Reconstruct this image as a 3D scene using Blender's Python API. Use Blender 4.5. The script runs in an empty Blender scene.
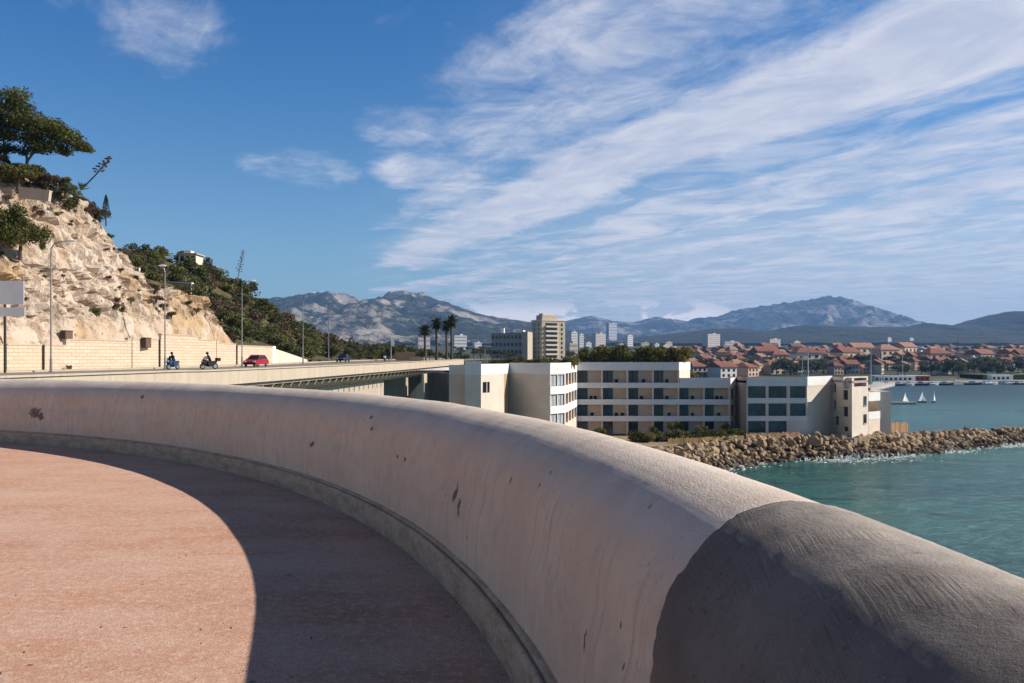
import bpy, bmesh, math, random
from mathutils import Vector, Matrix, noise
R = math.radians
S = bpy.context.scene
COL = S.collection
random.seed(7)
F, CX, HY, EYE = 900.0, 512.0, 357.4, 1.6          # lens in pixels, horizon row, eye height
SEA = -15.6
def dwater(py): return (EYE-SEA)*F/(py-HY)

def hx(px, d): return (px - CX) / F * d
def hz_(py, d): return EYE - (py - HY) * d / F
def lerp(a, b, t): return a + (b - a) * t
def clamp(x, a=0.0, b=1.0): return max(a, min(b, x))
def smooth(x, a, b):
    t = clamp((x - a) / (b - a)); return t * t * (3 - 2 * t)
def interp(tab, x):
    if x <= tab[0][0]: return tab[0][1]
    for (x0, y0), (x1, y1) in zip(tab, tab[1:]):
        if x <= x1: return lerp(y0, y1, (x - x0) / (x1 - x0))
    return tab[-1][1]

# ------------------------------------------------------------------ objects
def obj(name, verts, faces, mat, parent=None, smooth_=False, loc=None):
    me = bpy.data.meshes.new(name)
    me.from_pydata([tuple(v) for v in verts], [], faces)
    me.update()
    if mat: me.materials.append(mat)
    if smooth_:
        for p in me.polygons: p.use_smooth = True
    o = bpy.data.objects.new(name, me); COL.objects.link(o)
    if parent: o.parent = parent
    if loc: o.location = loc
    return o
def tag(o, label=None, cat=None, group=None, kind=None):
    if label: o['label'] = label
    if cat: o['category'] = cat
    if group: o['group'] = group
    if kind: o['kind'] = kind
    return o
def empty(name, loc, label, cat, group=None, rz=0.0, sc=1.0):
    o = bpy.data.objects.new(name, None); COL.objects.link(o)
    o.location = loc; o.rotation_euler = (0, 0, rz); o.scale = (sc, sc, sc)
    return tag(o, label, cat, group)
def copy_tree(o, parent=None):
    c = o.copy(); COL.objects.link(c)
    if parent: c.parent = parent
    for ch in list(o.children): copy_tree(ch, c)
    return c

class MB:
    def __init__(s): s.v = []; s.f = []
    def add(s, vs, fs):
        n = len(s.v); s.v += [tuple(v) for v in vs]; s.f += [tuple(i + n for i in f) for f in fs]; return s
    def box(s, c, d, rz=0.0, ry=0.0, rx=0.0):
        m = Matrix.Translation(c) @ Matrix.Rotation(rz, 4, 'Z') @ Matrix.Rotation(ry, 4, 'Y') @ Matrix.Rotation(rx, 4, 'X')
        x, y, z = d[0] / 2, d[1] / 2, d[2] / 2
        vs = [m @ Vector(p) for p in ((-x,-y,-z),(x,-y,-z),(x,y,-z),(-x,y,-z),(-x,-y,z),(x,-y,z),(x,y,z),(-x,y,z))]
        return s.add(vs, [(0,3,2,1),(4,5,6,7),(0,1,5,4),(1,2,6,5),(2,3,7,6),(3,0,4,7)])
    def prism(s, pts, z0, z1):
        a = sum(p[0]*q[1]-q[0]*p[1] for p, q in zip(pts, pts[1:] + pts[:1]))
        if a < 0: pts = pts[::-1]
        n = len(pts)
        vs = [(p[0], p[1], z0) for p in pts] + [(p[0], p[1], z1) for p in pts]
        return s.add(vs, [tuple(range(n))[::-1], tuple(range(n, 2*n))] + [(i, (i+1) % n, n+(i+1) % n, n+i) for i in range(n)])
    def tube(s, pts, rs, n=8, cap=True):
        pts = [Vector(p) for p in pts]
        if not isinstance(rs, (list, tuple)): rs = [rs] * len(pts)
        vs = []
        for i, p in enumerate(pts):
            t = (pts[min(i+1, len(pts)-1)] - pts[max(i-1, 0)]).normalized()
            a = t.orthogonal().normalized() if abs(t.z) > .9 else t.cross(Vector((0,0,1))).normalized()
            if abs(t.z) > .9: a = Vector((1,0,0)); a = (a - t*a.dot(t)).normalized()
            b = t.cross(a)
            for k in range(n):
                an = 2*math.pi*k/n; vs.append(p + (a*math.cos(an) + b*math.sin(an)) * rs[i])
        fs = [(i*n+k, i*n+(k+1) % n, (i+1)*n+(k+1) % n, (i+1)*n+k) for i in range(len(pts)-1) for k in range(n)]
        if cap: fs += [tuple(range(n))[::-1], tuple((len(pts)-1)*n+k for k in range(n))]
        return s.add(vs, fs)
    def profile(s, pts, w, axis='x'):
        # side outline in (y,z), extruded across x
        n = len(pts)
        vs = [(-w/2, p[0], p[1]) for p in pts] + [(w/2, p[0], p[1]) for p in pts]
        return s.add(vs, [tuple(range(n)), tuple(range(2*n-1, n-1, -1))] + [(i, n+i, n+(i+1) % n, (i+1) % n) for i in range(n)])
    def disc(s, c, r, w, n=16):   # wheel-like cylinder about x
        vs = [(c[0]+sx*w/2, c[1]+r*math.cos(2*math.pi*k/n), c[2]+r*math.sin(2*math.pi*k/n)) for sx in (-1,1) for k in range(n)]
        return s.add(vs, [tuple(range(n)), tuple(range(2*n-1, n-1, -1))] + [(k, n+k, n+(k+1) % n, (k+1) % n) for k in range(n)])
    def torus(s, c, r, t, n=18, m=8):  # about x
        vs = []
        for k in range(n):
            a = 2*math.pi*k/n
            for j in range(m):
                b = 2*math.pi*j/m; rr = r + t*math.cos(b)
                vs.append((c[0]+t*math.sin(b), c[1]+rr*math.cos(a), c[2]+rr*math.sin(a)))
        return s.add(vs, [(k*m+j, ((k+1) % n)*m+j, ((k+1) % n)*m+(j+1) % m, k*m+(j+1) % m) for k in range(n) for j in range(m)])
    def ball(s, c, r, n=10, m=7):
        if not isinstance(r, (list, tuple)): r = (r, r, r)
        vs = [(c[0], c[1], c[2]-r[2])]
        for i in range(1, m):
            ph = -math.pi/2 + math.pi*i/m
            for k in range(n):
                a = 2*math.pi*k/n; vs.append((c[0]+r[0]*math.cos(ph)*math.cos(a), c[1]+r[1]*math.cos(ph)*math.sin(a), c[2]+r[2]*math.sin(ph)))
        vs.append((c[0], c[1], c[2]+r[2])); L = len(vs)-1
        fs = [(0, 1+(k+1) % n, 1+k) for k in range(n)] + [(L, 1+(m-2)*n+k, 1+(m-2)*n+(k+1) % n) for k in range(n)]
        fs += [(1+i*n+k, 1+i*n+(k+1) % n, 1+(i+1)*n+(k+1) % n, 1+(i+1)*n+k) for i in range(m-2) for k in range(n)]
        return s.add(vs, fs)
    def leaf(s, c, size, rnd, up=0.0, asp=1.0):
        n = Vector((rnd.gauss(0,1), rnd.gauss(0,1), rnd.gauss(0,1)+up)).normalized()
        a = n.orthogonal().normalized(); a.rotate(Matrix.Rotation(rnd.random()*6.28, 3, n)); b = n.cross(a)
        a = a*size*.5*asp; b = b*size*.5; c = Vector(c)
        return s.add([c-a-b*.4, c+a*.2-b, c+a+b*.4, c-a*.2+b], [(0,1,2,3)])
    def build(s, name, mat, parent=None, smooth_=False): return obj(name, s.v, s.f, mat, parent, smooth_)

def rpoint(rnd, c, r, shell=.55):
    d = Vector((rnd.gauss(0,1), rnd.gauss(0,1), rnd.gauss(0,1))).normalized()
    q = shell + (1-shell)*rnd.random()
    return Vector((c[0]+d.x*r[0]*q, c[1]+d.y*r[1]*q, c[2]+d.z*r[2]*q))

# ------------------------------------------------------------------ materials
class NT:
    def __init__(s, nt): s.nt = nt; s.n = nt.nodes; s.l = nt.links
    def new(s, t, **kw):
        o = s.n.new(t)
        for k, v in kw.items(): setattr(o, k, v)
        return o
    def put(s, sock, v):
        if isinstance(v, bpy.types.NodeSocket): s.l.new(v, sock)
        elif v is not None:
            if sock.type == 'RGBA' and len(v) == 3: v = (*v, 1)
            sock.default_value = v
    def math(s, op, a, b=None, c=None, cl=False):
        m = s.new('ShaderNodeMath', operation=op, use_clamp=cl)
        s.put(m.inputs[0], a); s.put(m.inputs[1], b)
        if c is not None: s.put(m.inputs[2], c)
        return m.outputs[0]
    def vec(s, x, y, z=0.0):
        m = s.new('ShaderNodeCombineXYZ'); s.put(m.inputs[0], x); s.put(m.inputs[1], y); s.put(m.inputs[2], z); return m.outputs[0]
    def sep(s, v):
        m = s.new('ShaderNodeSeparateXYZ'); s.put(m.inputs[0], v); return m.outputs
    def mapping(s, v, sc=(1,1,1), rot=(0,0,0), loc=(0,0,0)):
        m = s.new('ShaderNodeMapping'); s.put(m.inputs['Vector'], v)
        m.inputs['Scale'].default_value = sc; m.inputs['Rotation'].default_value = rot; m.inputs['Location'].default_value = loc
        return m.outputs[0]
    def noise(s, v, sc, det=4, rough=.55, dist=0.0):
        m = s.new('ShaderNodeTexNoise'); s.put(m.inputs['Vector'], v)
        m.inputs['Scale'].default_value = sc; m.inputs['Detail'].default_value = det
        m.inputs['Roughness'].default_value = rough; m.inputs['Distortion'].default_value = dist
        return m.outputs['Fac']
    def vor(s, v, sc, feat='F1', rnd=1.0):
        m = s.new('ShaderNodeTexVoronoi', feature=feat); s.put(m.inputs['Vector'], v); m.inputs['Scale'].default_value = sc
        m.inputs['Randomness'].default_value = rnd
        return m.outputs['Distance']
    def ramp(s, f, stops):
        m = s.new('ShaderNodeValToRGB'); s.put(m.inputs[0], f); e = m.color_ramp.elements
        while len(e) < len(stops): e.new(.5)
        for el, (p, c) in zip(e, stops):
            el.position = p; el.color = (*c, 1) if not isinstance(c, (int, float)) else (c, c, c, 1)
        return m.outputs[0]
    def step(s, f, a, b):
        m = s.new('ShaderNodeMapRange', interpolation_type='SMOOTHSTEP'); s.put(m.inputs[0], f)
        s.put(m.inputs[1], a); s.put(m.inputs[2], b); return m.outputs[0]
    def mix(s, f, a, b, mode='MIX'):
        m = s.new('ShaderNodeMix', data_type='RGBA', blend_type=mode); s.put(m.inputs[0], f); s.put(m.inputs[6], a); s.put(m.inputs[7], b); return m.outputs[2]
    def bump(s, h, strength=.3, dist=.02, nrm=None):
        m = s.new('ShaderNodeBump'); m.inputs['Strength'].default_value = strength; m.inputs['Distance'].default_value = dist
        s.put(m.inputs['Height'], h)
        if nrm: s.put(m.inputs['Normal'], nrm)
        return m.outputs[0]
    def coord(s, k='Object'): return s.new('ShaderNodeTexCoord').outputs[k]

def mat(name, fn=None, base=(.5,.5,.5), rough=.8, metal=0.0, spec=.3):
    m = bpy.data.materials.new(name); m.use_nodes = True
    nt = NT(m.node_tree); p = nt.n['Principled BSDF']
    p.inputs['Base Color'].default_value = (*base, 1); p.inputs['Roughness'].default_value = rough
    p.inputs['Metallic'].default_value = metal; p.inputs['Specular IOR Level'].default_value = spec
    if fn:
        r = fn(nt)
        for k, v in r.items(): nt.put(p.inputs[k], v)
    return m
def flat(name, c, rough=.7, metal=0.0, spec=.3, var=.12, sc=2.0, rnd=0.0):
    def f(n):
        v = n.noise(n.coord(), sc, 5)
        a = tuple(x*(1-var) for x in c); b = tuple(min(1, x*(1+var)) for x in c)
        col = n.ramp(v, [(.3, a), (.7, b)])
        if rnd:
            oi = n.new('ShaderNodeObjectInfo').outputs['Random']
            col = n.mix(n.math('MULTIPLY', oi, rnd), col, n.mix(1.0, col, (.55,.55,.5), 'MULTIPLY'))
        return {'Base Color': col}
    return mat(name, f, rough=rough, metal=metal, spec=spec)
def foliage(name, cols, sc=1.2, rough=.65):
    def f(n):
        r = n.new('ShaderNodeNewGeometry').outputs['Random Per Island']
        v = n.noise(n.coord(), sc, 3)
        oi = n.new('ShaderNodeObjectInfo').outputs['Random']
        t = n.math('ADD', n.math('MULTIPLY', r, .45), n.math('MULTIPLY', v, .7))
        t = n.math('ADD', t, n.math('MULTIPLY', n.math('SUBTRACT', oi, .5), .35), cl=True)
        col = n.ramp(t, [(.2, cols[0]), (.55, cols[1]), (.9, cols[2])])
        tr = n.new('ShaderNodeBsdfTranslucent'); n.put(tr.inputs['Color'], col)
        mx = n.new('ShaderNodeMixShader'); mx.inputs[0].default_value = .3
        n.l.new(n.n['Principled BSDF'].outputs[0], mx.inputs[1]); n.l.new(tr.outputs[0], mx.inputs[2]); n.l.new(mx.outputs[0], n.n['Material Output'].inputs['Surface'])
        return {'Base Color': col}
    return mat(name, f, rough=rough, spec=.2)

M = {}
M['pine'] = foliage('pine_needles', [(.018,.027,.008),(.066,.076,.018),(.15,.145,.038)], .5)
M['bush'] = foliage('shrub_leaves', [(.040,.052,.016),(.115,.125,.036),(.22,.195,.065)])
M['olive'] = foliage('olive_leaves', [(.05,.058,.022),(.115,.115,.042),(.22,.19,.075)])
M['dry'] = foliage('dry_scrub', [(.06,.04,.026),(.13,.085,.056),(.22,.16,.105)])
M['fartree'] = foliage('tree_leaves', [(.026,.038,.016),(.064,.078,.028),(.13,.13,.046)])
M['hedge'] = foliage('hedge_leaves', [(.035,.045,.008),(.11,.115,.02),(.22,.19,.04)])
M['palm'] = foliage('palm_fronds', [(.018,.026,.010),(.045,.055,.018),(.10,.095,.035)])
M['bark'] = flat('bark', (.22,.17,.14), .9, var=.35, sc=6)
M['darkbark'] = flat('dark_bark', (.09,.07,.055), .9, var=.3, sc=6)
M['agave'] = flat('agave_leaf', (.10,.14,.09), .6, var=.3)
M['metal'] = flat('galvanised_metal', (.30,.31,.31), .45, .6, .5, .1)
M['darkmetal'] = flat('dark_metal', (.05,.05,.055), .5, .4, .4)
M['panel'] = flat('grey_panel', (.86,.89,.92), .5, .0, .4, .06, .7)
M['whitepaint'] = flat('white_paint', (.78,.76,.73), .7, var=.06, sc=.6)
M['render'] = flat('beige_render', (.66,.57,.48), .85, var=.08, sc=.4)
M['band'] = flat('white_render_band', (.72,.69,.68), .8, var=.06, sc=.5)  # greyer white for the shaded fascias; sunlit faces get the whiter paint
M['recess'] = flat('recess_render', (.70,.57,.46), .85, var=.1, sc=.5)
M['partition'] = flat('partition_render', (.66,.57,.50), .85, var=.06, sc=.5)
M['greywall'] = flat('grey_render', (.40,.33,.29), .85, var=.08, sc=.3)
M['tan'] = flat('tan_render', (.42,.30,.16), .85, var=.1, sc=.5)
def glassf(n):
    v = n.noise(n.coord(), .45, 2)
    return {'Base Color': n.ramp(v, [(.35, (.020,.034,.045)), (.7, (.055,.095,.115))])}
M['glass'] = mat('window_glass', glassf, rough=.09, spec=.7)
M['glassdark'] = flat('dark_glass', (.012,.012,.015), .12, 0, .5)
M['glasslight'] = flat('sky_tinted_glass', (.42,.46,.50), .12, 0, .7, .2, 1.2)  # pale colour stands in for bright sky reflected in the panes
M['frame'] = flat('window_frame', (.10,.10,.10), .5)
M['red'] = mat('red_car_paint', None, (.32,.015,.025), .3, 0, .5)
M['navy'] = mat('navy_car_paint', None, (.012,.018,.05), .3, 0, .5)
M['rubber'] = flat('tyre_rubber', (.018,.018,.018), .9)
M['lampglass'] = mat('head_lamp_glass', None, (.75,.75,.72), .15, 0, .6)
M['tail'] = mat('tail_lamp_plastic', None, (.35,.01,.01), .25, 0, .5)
M['denim'] = flat('blue_cloth', (.03,.05,.11), .9)
M['black'] = flat('black_cloth', (.02,.02,.025), .8)
M['skin'] = flat('skin', (.45,.28,.20), .6)
M['blue'] = mat('blue_bike_paint', None, (.02,.06,.16), .3, 0, .5)
M['orange'] = flat('weathered_wood', (.50,.30,.16), .85, var=.3, sc=8)
M['reed'] = flat('reed_fence', (.42,.28,.12), .9, var=.35, sc=14)
M['sail'] = flat('white_sail', (.85,.85,.84), .8, var=.03)
M['hull'] = flat('white_hull', (.75,.75,.73), .4, var=.05)
M['darkhull'] = flat('dark_hull', (.04,.05,.08), .4)
M['rusthull'] = flat('rust_red_hull', (.25,.06,.03), .6)

# ------------------------------------------------------------------ world, sun, camera, haze
SUN_EL, SUN_AZ = R(34), R(86)     # azimuth clockwise from +Y (view direction)
sd = Vector((math.sin(SUN_AZ)*math.cos(SUN_EL), math.cos(SUN_AZ)*math.cos(SUN_EL), math.sin(SUN_EL)))
sl = bpy.data.lights.new('sun', 'SUN'); sl.energy = 5.0; sl.angle = R(.5); sl.color = (1, .91, .78)
so = bpy.data.objects.new('sun', sl); COL.objects.link(so); so.rotation_euler = sd.to_track_quat('Z', 'Y').to_euler(); so.location = (60, 0, 60)

W = bpy.data.worlds.new('World'); S.world = W; W.use_nodes = True
n = NT(W.node_tree); bg = n.n['Background']
sky = n.new('ShaderNodeTexSky', sky_type='NISHITA'); sky.sun_disc = False
sky.sun_elevation = SUN_EL; sky.sun_rotation = SUN_AZ; sky.air_density = 1.0; sky.dust_density = .6; sky.ozone_density = 2.5; sky.altitude = 20
g = n.coord('Generated'); sx, sy, sz = n.sep(g)
zz = n.math('MAXIMUM', sz, .012)
X = n.math('DIVIDE', sx, zz); Y = n.math('DIVIDE', sy, zz)
c = n.math('ADD', n.math('MULTIPLY', X, .93), n.math('MULTIPLY', Y, .36))     # across the streaks
a = n.math('SUBTRACT', n.math('MULTIPLY', X, .36), n.math('MULTIPLY', Y, .93))  # along them
warp = n.noise(n.vec(n.math('MULTIPLY', c, .8), n.math('MULTIPLY', a, .3), 3.1), 1.0, 3)
c2 = n.math('ADD', c, n.math('MULTIPLY', n.math('SUBTRACT', warp, .5), .9))
n1 = n.noise(n.vec(n.math('MULTIPLY', c2, 1.25), n.math('MULTIPLY', a, .30), 0), 1.0, 8, .60, .3)
n2 = n.noise(n.vec(n.math('MULTIPLY', c2, 2.6), n.math('MULTIPLY', a, 1.5), 5), 1.0, 9, .66, .5)
n3 = n.noise(n.vec(n.math('MULTIPLY', c, 5.0), n.math('MULTIPLY', a, 4.0), 9), 1.0, 8, .68, .8)
dens = n.math('ADD', n.math('MULTIPLY', n1, .50), n.math('MULTIPLY', n2, .32)); dens = n.math('ADD', dens, n.math('MULTIPLY', n3, .18))
rat = n.math('DIVIDE', sx, n.math('MAXIMUM', sy, .05))
cov = n.math('MULTIPLY', n.step(n.math('ADD', c, n.math('MULTIPLY', n.math('SUBTRACT', warp, .5), 2.2)), .10, 1.85), n.step(n.math('ADD', rat, n.math('MULTIPLY', n.math('SUBTRACT', warp, .5), .35)), -.30, -.05))
def gau(k, w_): 
    q_ = n.math('DIVIDE', n.math('SUBTRACT', c2, k), w_); return n.math('POWER', 2.718, n.math('MULTIPLY', n.math('MULTIPLY', q_, q_), -1.0))
cov = n.math('ADD', cov, n.math('MULTIPLY', n.math('MULTIPLY', gau(2.30, .34), cov), .30))
for k_, w_, a_ in ((2.85, .22, .30), (4.15, .22, .2), (1.75, .14, .2)):
    cov = n.math('SUBTRACT', cov, n.math('MULTIPLY', n.math('MULTIPLY', gau(k_, w_), cov), a_))
lowcov = n.math('MULTIPLY', n.step(n.math('ADD', rat, n.math('MULTIPLY', sz, -1.2)), -.25, .1), n.step(sz, .17, .02))
cov = n.math('MAXIMUM', cov, lowcov)
for wx, wy, rr, am in ((-1.15, 4.85, .55, .84), (-1.12, 2.66, .50, .72), (-.32, 2.8, .40, .62), (-.5, 3.9, .38, .80), (-.42, 5.0, .55, 1.0), (-.05, 5.6, .5, .9), (.35, 2.6, .3, .4)):
    dx = n.math('SUBTRACT', X, wx); dy = n.math('MULTIPLY', n.math('SUBTRACT', Y, wy), .55)
    q = n.math('ADD', n.math('MULTIPLY', dx, dx), n.math('MULTIPLY', dy, dy))
    cov = n.math('MAXIMUM', cov, n.math('MULTIPLY', n.step(q, rr*rr, 0.0), am))
th = n.math('ADD', n.math('MULTIPLY', cov, -.42), .74)
alpha = n.math('MULTIPLY', n.step(dens, th, n.math('ADD', th, .26)), n.math('MULTIPLY', n.step(cov, .02, .35), .86))
veil = n.math('MULTIPLY', n.math('MULTIPLY', n.step(n.math('ADD', rat, n.math('MULTIPLY', n.math('SUBTRACT', warp, .5), .3)), -.16, .22), n.step(sz, .26, .03)), n.math('ADD', .62, n.math('MULTIPLY', n2, .4)))
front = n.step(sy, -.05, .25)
thin = n.math('MULTIPLY', n.math('MULTIPLY', n.step(c, .6, 2.2), n.step(rat, -.22, .0)), n.math('MULTIPLY', n.step(n2, .34, .66), .50))
alpha = n.math('MAXIMUM', n.math('MULTIPLY', n.math('MAXIMUM', alpha, thin), front), veil)
alpha = n.math('MULTIPLY', alpha, n.step(rat, 1.7, .75))  # unseen cloud behind and far right cleared to lower the fill
high = n.math('MULTIPLY', n.step(sz, .42, .62), n.math('MULTIPLY', n2, .12))   # unseen thin cloud sheet added overhead as soft fill
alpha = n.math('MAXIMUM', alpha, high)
# small heaps of cloud low over the mountains
az = n.math('MULTIPLY', rat, 1.0)
cu = n.noise(n.vec(n.math('MULTIPLY', az, 16), n.math('MULTIPLY', sz, 38), 1.7), 1.0, 6, .6, .4)
cumask = n.math('MULTIPLY', n.step(sz, .068, .045), n.step(az, .30, .20)); cumask = n.math('MULTIPLY', cumask, n.step(az, -.13, -.06))
cua = n.math('MULTIPLY', n.step(n.math('ADD', cu, n.math('MULTIPLY', n.step(sz, .065, .03), .15)), .50, .56), n.math('MULTIPLY', cumask, .9))
SKYK = 0.075
tint = n.mix(n.step(sz, .01, .40), (.84, 1.05, 1.16), (.23, .70, 1.13))
tint = n.mix(n.step(sz, .40, .60), tint, (.10, .22, .36))   # unseen zenith darkened to deepen the shade on the terrace
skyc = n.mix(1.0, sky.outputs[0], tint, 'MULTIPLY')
cloudcol = n.mix(n.step(n2, .3, .7), (.42/SKYK, .45/SKYK, .55/SKYK), (.63/SKYK, .62/SKYK, .655/SKYK))
colr = n.mix(alpha, skyc, cloudcol)
colr = n.mix(cua, colr, (.95/SKYK, .86/SKYK, .82/SKYK))
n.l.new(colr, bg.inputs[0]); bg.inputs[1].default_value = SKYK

cam = bpy.data.cameras.new('camera'); co = bpy.data.objects.new('camera', cam); COL.objects.link(co)
co.location = (0, 0, EYE); co.rotation_euler = (R(90), 0, 0)
cam.sensor_width = 36; cam.lens = F / 1024 * 36; cam.shift_y = (HY - 341.5) / 1024
cam.clip_start = .05; cam.clip_end = 40000
S.camera = co
S.view_settings.view_transform = 'Standard'; S.view_settings.look = 'None'; S.view_settings.gamma = 1; S.view_settings.exposure = 0.45
S.cycles.use_denoising = True
S.cycles.max_bounces = 8
S.cycles.volume_bounces = 0

def hazef():
    m = bpy.data.materials.new('air'); m.use_nodes = True
    t = NT(m.node_tree); t.n.remove(t.n['Principled BSDF'])
    v = t.new('ShaderNodeVolumePrincipled')
    v.inputs['Color'].default_value = (.26, .52, 1, 1); v.inputs['Density'].default_value = 0.75e-4; v.inputs['Anisotropy'].default_value = .1
    t.l.new(v.outputs[0], t.n['Material Output'].inputs['Volume'])
    return m
hb = MB().box((1500, 5400, 320), (12000, 12800, 720)).build('haze', hazef())
tag(hb, kind='stuff')
tag(hb, 'thin blue haze softening the far mountains', 'haze')
del hb['category'], hb['label']

# ------------------------------------------------------------------ curved parapet and terrace
CO = [1.5452, 1.2093, .3444, -.7267, .305, .1446]; L0 = 22.153
def th_at(u):
    if u < 0: return CO[0] + CO[1]*u*.9
    if u > 1:
        return sum(c_ for c_ in CO) + .9*(u-1)
    return sum(c_*u**i for i, c_ in enumerate(CO))
STEP = .06
pts = []; x, y = .3354, .4738; u = 0.0
fw = [(x, y, th_at(0))]
while u < 1.5:
    t_ = th_at(u); x += math.cos(t_)*STEP; y += math.sin(t_)*STEP; u += STEP/L0; fw.append((x, y, th_at(u)))
x, y = .3354, .4738; u = 0.0; bw = []
while u > -.45:
    t_ = th_at(u); x -= math.cos(t_)*STEP; y -= math.sin(t_)*STEP; u -= STEP/L0; bw.append((x, y, th_at(u)))
CURVE = bw[::-1] + fw
I0 = len(bw)
ISEAM = min(range(len(CURVE)), key=lambda i: abs(CURVE[i][1]-2.60) + (9 if CURVE[i][0] < -3 else 0))
def off(i, o):
    k = max(0, min(len(CURVE)-2, int(i))); f_ = i-k
    x, y, t_ = (lerp(p, q, f_) for p, q in zip(CURVE[k], CURVE[k+1])); return x + math.sin(t_)*o, y - math.cos(t_)*o
def dense(prof, st):
    out = [prof[0]]
    for p, q in zip(prof, prof[1:]):
        m_ = max(1, round(math.hypot(q[0]-p[0], q[1]-p[1])/st)) if q[1] > -.3 else 1
        out += [(lerp(p[0], q[0], k/m_), lerp(p[1], q[1], k/m_)) for k in range(1, m_+1)]
    return out
PROF = [(.075,.16),(.075,.24),(.078,.34),(.082,.45),(.088,.56),(.12,.66)]
for k in range(0, 27):
    an = math.pi - math.pi*k/26
    PROF.append((.55 + .42*math.cos(an), .72 + .46*math.sin(an)))
PROF += [(.985,.5),(1.0,.1),(1.03,-.6),(1.07,-1.6)]
def sweep(idx, prof, name, m, parent, disp=None, ragged=False, cap=True):
    vs = []; uv = []; arc = [0]; m_ = len(prof); N_ = len(idx)-1; i1 = idx[-1]
    for p, q in zip(prof, prof[1:]): arc.append(arc[-1] + math.hypot(q[0]-p[0], q[1]-p[1]))
    nrm = []
    for j in range(m_):
        a0 = prof[max(j-1,0)]; a1 = prof[min(j+1,m_-1)]
        nx, nz = -(a1[1]-a0[1]), a1[0]-a0[0]; l_ = math.hypot(nx, nz) or 1; nrm.append((nx/l_, nz/l_))
    rag = [.45*noise.noise(Vector((a_*7, 1, 5)))+.30*noise.noise(Vector((a_*23, 2, 5)))+.18*noise.noise(Vector((a_*60, 3, 5))) for a_ in arc]
    for i in idx:
        for j, (o, z) in enumerate(prof):
            ii = i + (rag[j]*smooth(i1-i, 2.2, 0) if ragged else 0); s_ = ii*STEP
            d_ = disp(s_, arc[j], (i1-i)*STEP) if disp else 0
            xx, yy = off(ii, o + nrm[j][0]*d_); vs.append((xx, yy, z + nrm[j][1]*d_)); uv.append((s_, arc[j]))
    fs = [(i*m_+j, i*m_+j+1, (i+1)*m_+j+1, (i+1)*m_+j) for i in range(N_) for j in range(m_-1)]
    if cap: fs += [tuple(range(m_)), tuple(N_*m_+j for j in range(m_))[::-1]]
    o = obj(name, vs, fs, m, parent, True)
    lay = o.data.uv_layers.new(name='UVMap')
    for lp in o.data.loops: lay.data[lp.index].uv = uv[lp.vertex_index]
    return o
def V(*a_): return Vector(a_)
def plaster_disp(s_, a_, e):
    return .009*noise.fractal(V(s_*.7, a_*.8, 1.3), 1, 2, 3) + .0005*noise.noise(V(s_*22, a_*22, 4)) + .0008*noise.noise(V(s_*52, a_*52, 7))
def mortar_disp(s_, a_, e):
    lip = .008 - .006*(1 - smooth(e, 0.0, .07))
    rip = noise.noise(V(s_*3+a_, a_*48 - s_*13 + 3*noise.noise(V(s_*1.2, a_*1.2, 0)), 2))*max(0, noise.noise(V(s_*2.2, a_*2.2, 8))+.25)
    return lip + .0020*noise.fractal(V(s_*1.3, a_*1.3, 3), 1, 2, 2) + .0007*noise.noise(V(s_*17, a_*17, 1)) + .0012*noise.noise(V(s_*44, a_*44, 6)) + .0024*rip
def px_to_arc(px):   # nearest curve index under an inner-face pixel column
    return min(range(I0, len(CURVE)), key=lambda i: abs(CURVE[i][0]/max(CURVE[i][1], .1) - (px-CX)/F) + (5 if CURVE[i][1] < 1 else 0))
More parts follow.
